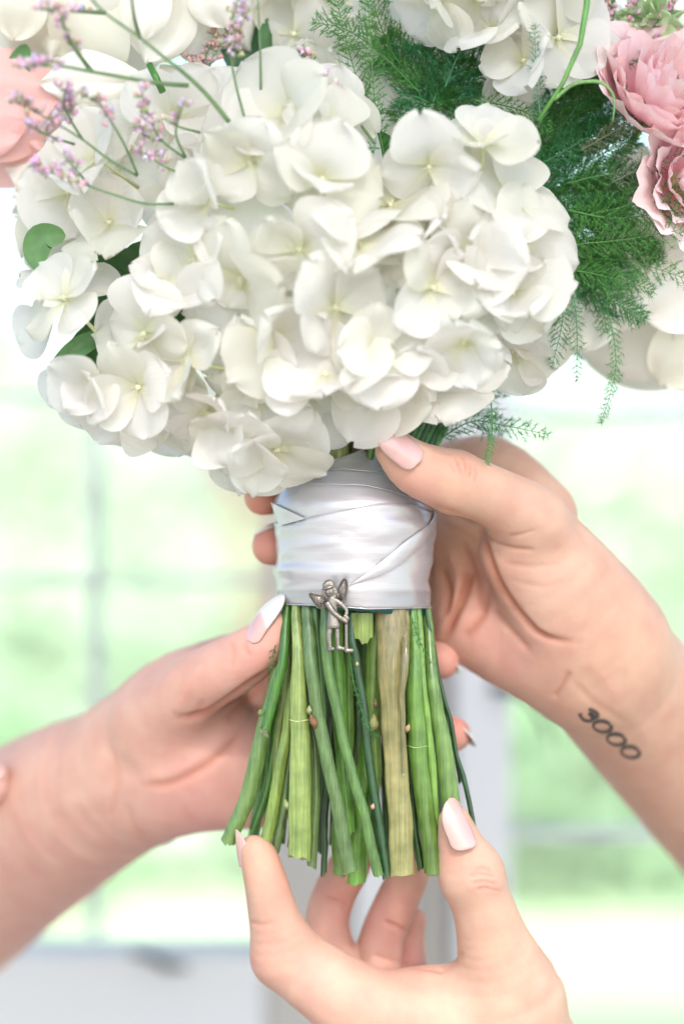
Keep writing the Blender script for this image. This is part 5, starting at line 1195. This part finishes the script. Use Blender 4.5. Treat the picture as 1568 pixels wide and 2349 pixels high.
for pts, L, lab, d, d1, c in (
 ([(1225, 592), (1320, 562), (1440, 548), (1590, 520)], 62, 'reaching level past the picture edge', 60, 120, MG),
 ([(1225, 610), (1330, 622), (1420, 642), (1497, 665)], 46, 'ending in a pointed tip over the cream rose', 60, 120, MG),
 ([(1240, 520), (1350, 492), (1480, 462), (1600, 425)], 70, 'rising slightly over the lower lisianthus', 40, 100, MG),
 ([(1230, 560), (1330, 590), (1450, 600), (1590, 645)], 60, 'sagging towards the picture edge', 30, 80, MG),
 ([(1300, 480), (1400, 500), (1500, 490), (1590, 470)], 60, 'straying over the cream petals near the picture edge', 60, 100, (.10, .30, .07)),
 ([(1290, 600), (1380, 650), (1460, 720)], 44, 'dipping over the broad cream rose', 60, 90, (.10, .30, .08)),
 ([(1300, 420), (1400, 400), (1500, 420)], 60, 'fanning out below the ruffled bloom', 40, 60, (.10, .30, .07)),
 ([(1265, 640), (1290, 700), (1285, 760), (1265, 840)], 34, 'hanging over the soft white hydrangea', 80, 100, (.09, .3, .13)),
 ([(1310, 650), (1322, 740), (1322, 870)], 22, 'hanging straight down, thin', 60, 70, (.10, .32, .14)),
 ([(1370, 640), (1400, 740), (1412, 830), (1400, 900), (1378, 968)], 22, 'longest hanging one with a curled tip', 40, 40, (.12, .34, .12)),
 ([(1350, 640), (1380, 700), (1390, 760)], 40, 'short one drooping over cream petals', 20, 20, MG),
 ([(1010, 1006), (1080, 967), (1150, 975), (1255, 996)], 40, 'spreading sharply above the thumb', 30, 60, (.05, .25, .09)),
 ([(1122, 860), (1128, 980), (1120, 1040), (1112, 1078)], 11, 'dangling thinly in front of the thumb knuckle', 130, 150, (.10, .34, .10)),
 ([(1040, 890), (1090, 930), (1120, 960), (1150, 990)], 60, 'soft and faint below the hydrangea', -60, -80, (.09, .30, .12)),
 ([(1050, 960), (1110, 905), (1160, 890)], 40, 'tucked under the soft white hydrangea', -20, -20, (.08, .27, .1)),
 ([(1330, 345), (1400, 305), (1470, 262), (1590, 165)], 36, 'brownish, crossing the ruffled pink bloom', 60, 120, (.22, .25, .14)),
 ([(1400, 420), (1480, 380), (1590, 340)], 34, 'greyish, crossing below the ruffled bloom', 60, 120, (.22, .30, .18)),
 ([(882, 370), (832, 225), (785, 60), (770, -30)], 46, 'tall and straight at the top middle', 120, 140, MG),
 ([(885, 372), (862, 262), (850, 100), (840, -30)], 34, 'slim, second from the middle at the top', 130, 160, MG),
 ([(882, 372), (800, 300), (730, 190), (690, 110)], 34, 'slanting over the greenish hydrangea', 130, 170, (.10, .28, .12)),
 ([(870, 340), (810, 330), (740, 300)], 26, 'small, lying on the middle hydrangea', 200, 210, (.12, .3, .14)),
 ([(960, 210), (880, 130), (800, 70), (720, 50)], 60, 'leaning over the top middle', 60, 120, MG),
 ([(960, 200), (900, 120), (860, 20), (850, -60)], 60, 'rising between two top hydrangea heads', 60, 80, DG),
 ([(1020, 200), (1060, 110), (1120, 60), (1150, -20)], 50, 'bending up over the top hydrangea', 80, 120, (.09, .28, .13)),
 ([(1090, 230), (1150, 240), (1210, 260), (1260, 300)], 40, 'creeping over the rounded hydrangea', 110, 110, MG),
 ([(1240, 280), (1230, 180), (1225, 60)], 22, 'faint one in front of the top hydrangea', 180, 260, (.14, .30, .18))):
    frond(pts, L, FG+lab, d, d1, col=c)
for k in range(15):
    a = -2.6+k*.36; r = 190+60*math.sin(k*2.1); cx, cy = 990, 175
    frond([(cx+10*math.cos(a), cy+60), (cx+r*.4*math.cos(a), cy+r*.33*math.sin(a)+16), (cx+r*.68*math.cos(a), cy+r*.5*math.sin(a))], 62, 'dark bushy fern frond packed above the rounded hydrangea', 20+6*(k % 5), 60, step=6, w_=1.1, nd_=24, thick=2.6, col=DG if k % 2 else (.05, .24, .09))
for k in range(19):
    t = k/18; y0 = 280+t*330; x0 = 1225+14*math.sin(k*1.7); a = -.9+t*1.25+.25*math.sin(k*2.6); r = 170+120*abs(math.sin(k*1.3))
    frond([(x0, y0), (x0+r*.5*math.cos(a), y0+r*.5*math.sin(a)-8), (x0+r*math.cos(a), y0+r*math.sin(a))], 58, 'dark bushy fern frond packed beside the rounded hydrangea', -20+10*(k % 7), 20+8*(k % 5), step=6, w_=1.1, nd_=24, thick=2.6, col=DG if k % 3 else (.05, .25, .08))
for k in range(7):
    x0 = 1330+k*14; frond([(x0-60, 330-k*6), (x0-10, 240), (x0+10-k*2, 120+k*6)], 50, 'dark fern frond behind the ruffled pink bloom', -120, -120, step=11, col=DG)
for pts, lab in (([(800, 1500), (812, 1570), (840, 1660), (865, 1690)], 'caught among the stems below the charm'), ([(944, 1418), (962, 1470), (985, 1520)], 'hanging from the ribbon hem over green stems'), ([(632, 1480), (624, 1510), (618, 1540)], 'dark and short at the thumb on the stems')):
    frond(pts, 10, FG+lab, 158 if pts[0][0] > 700 else 90, nd_=12, step=11, col=(.045, .16, .03), thick=1.6)
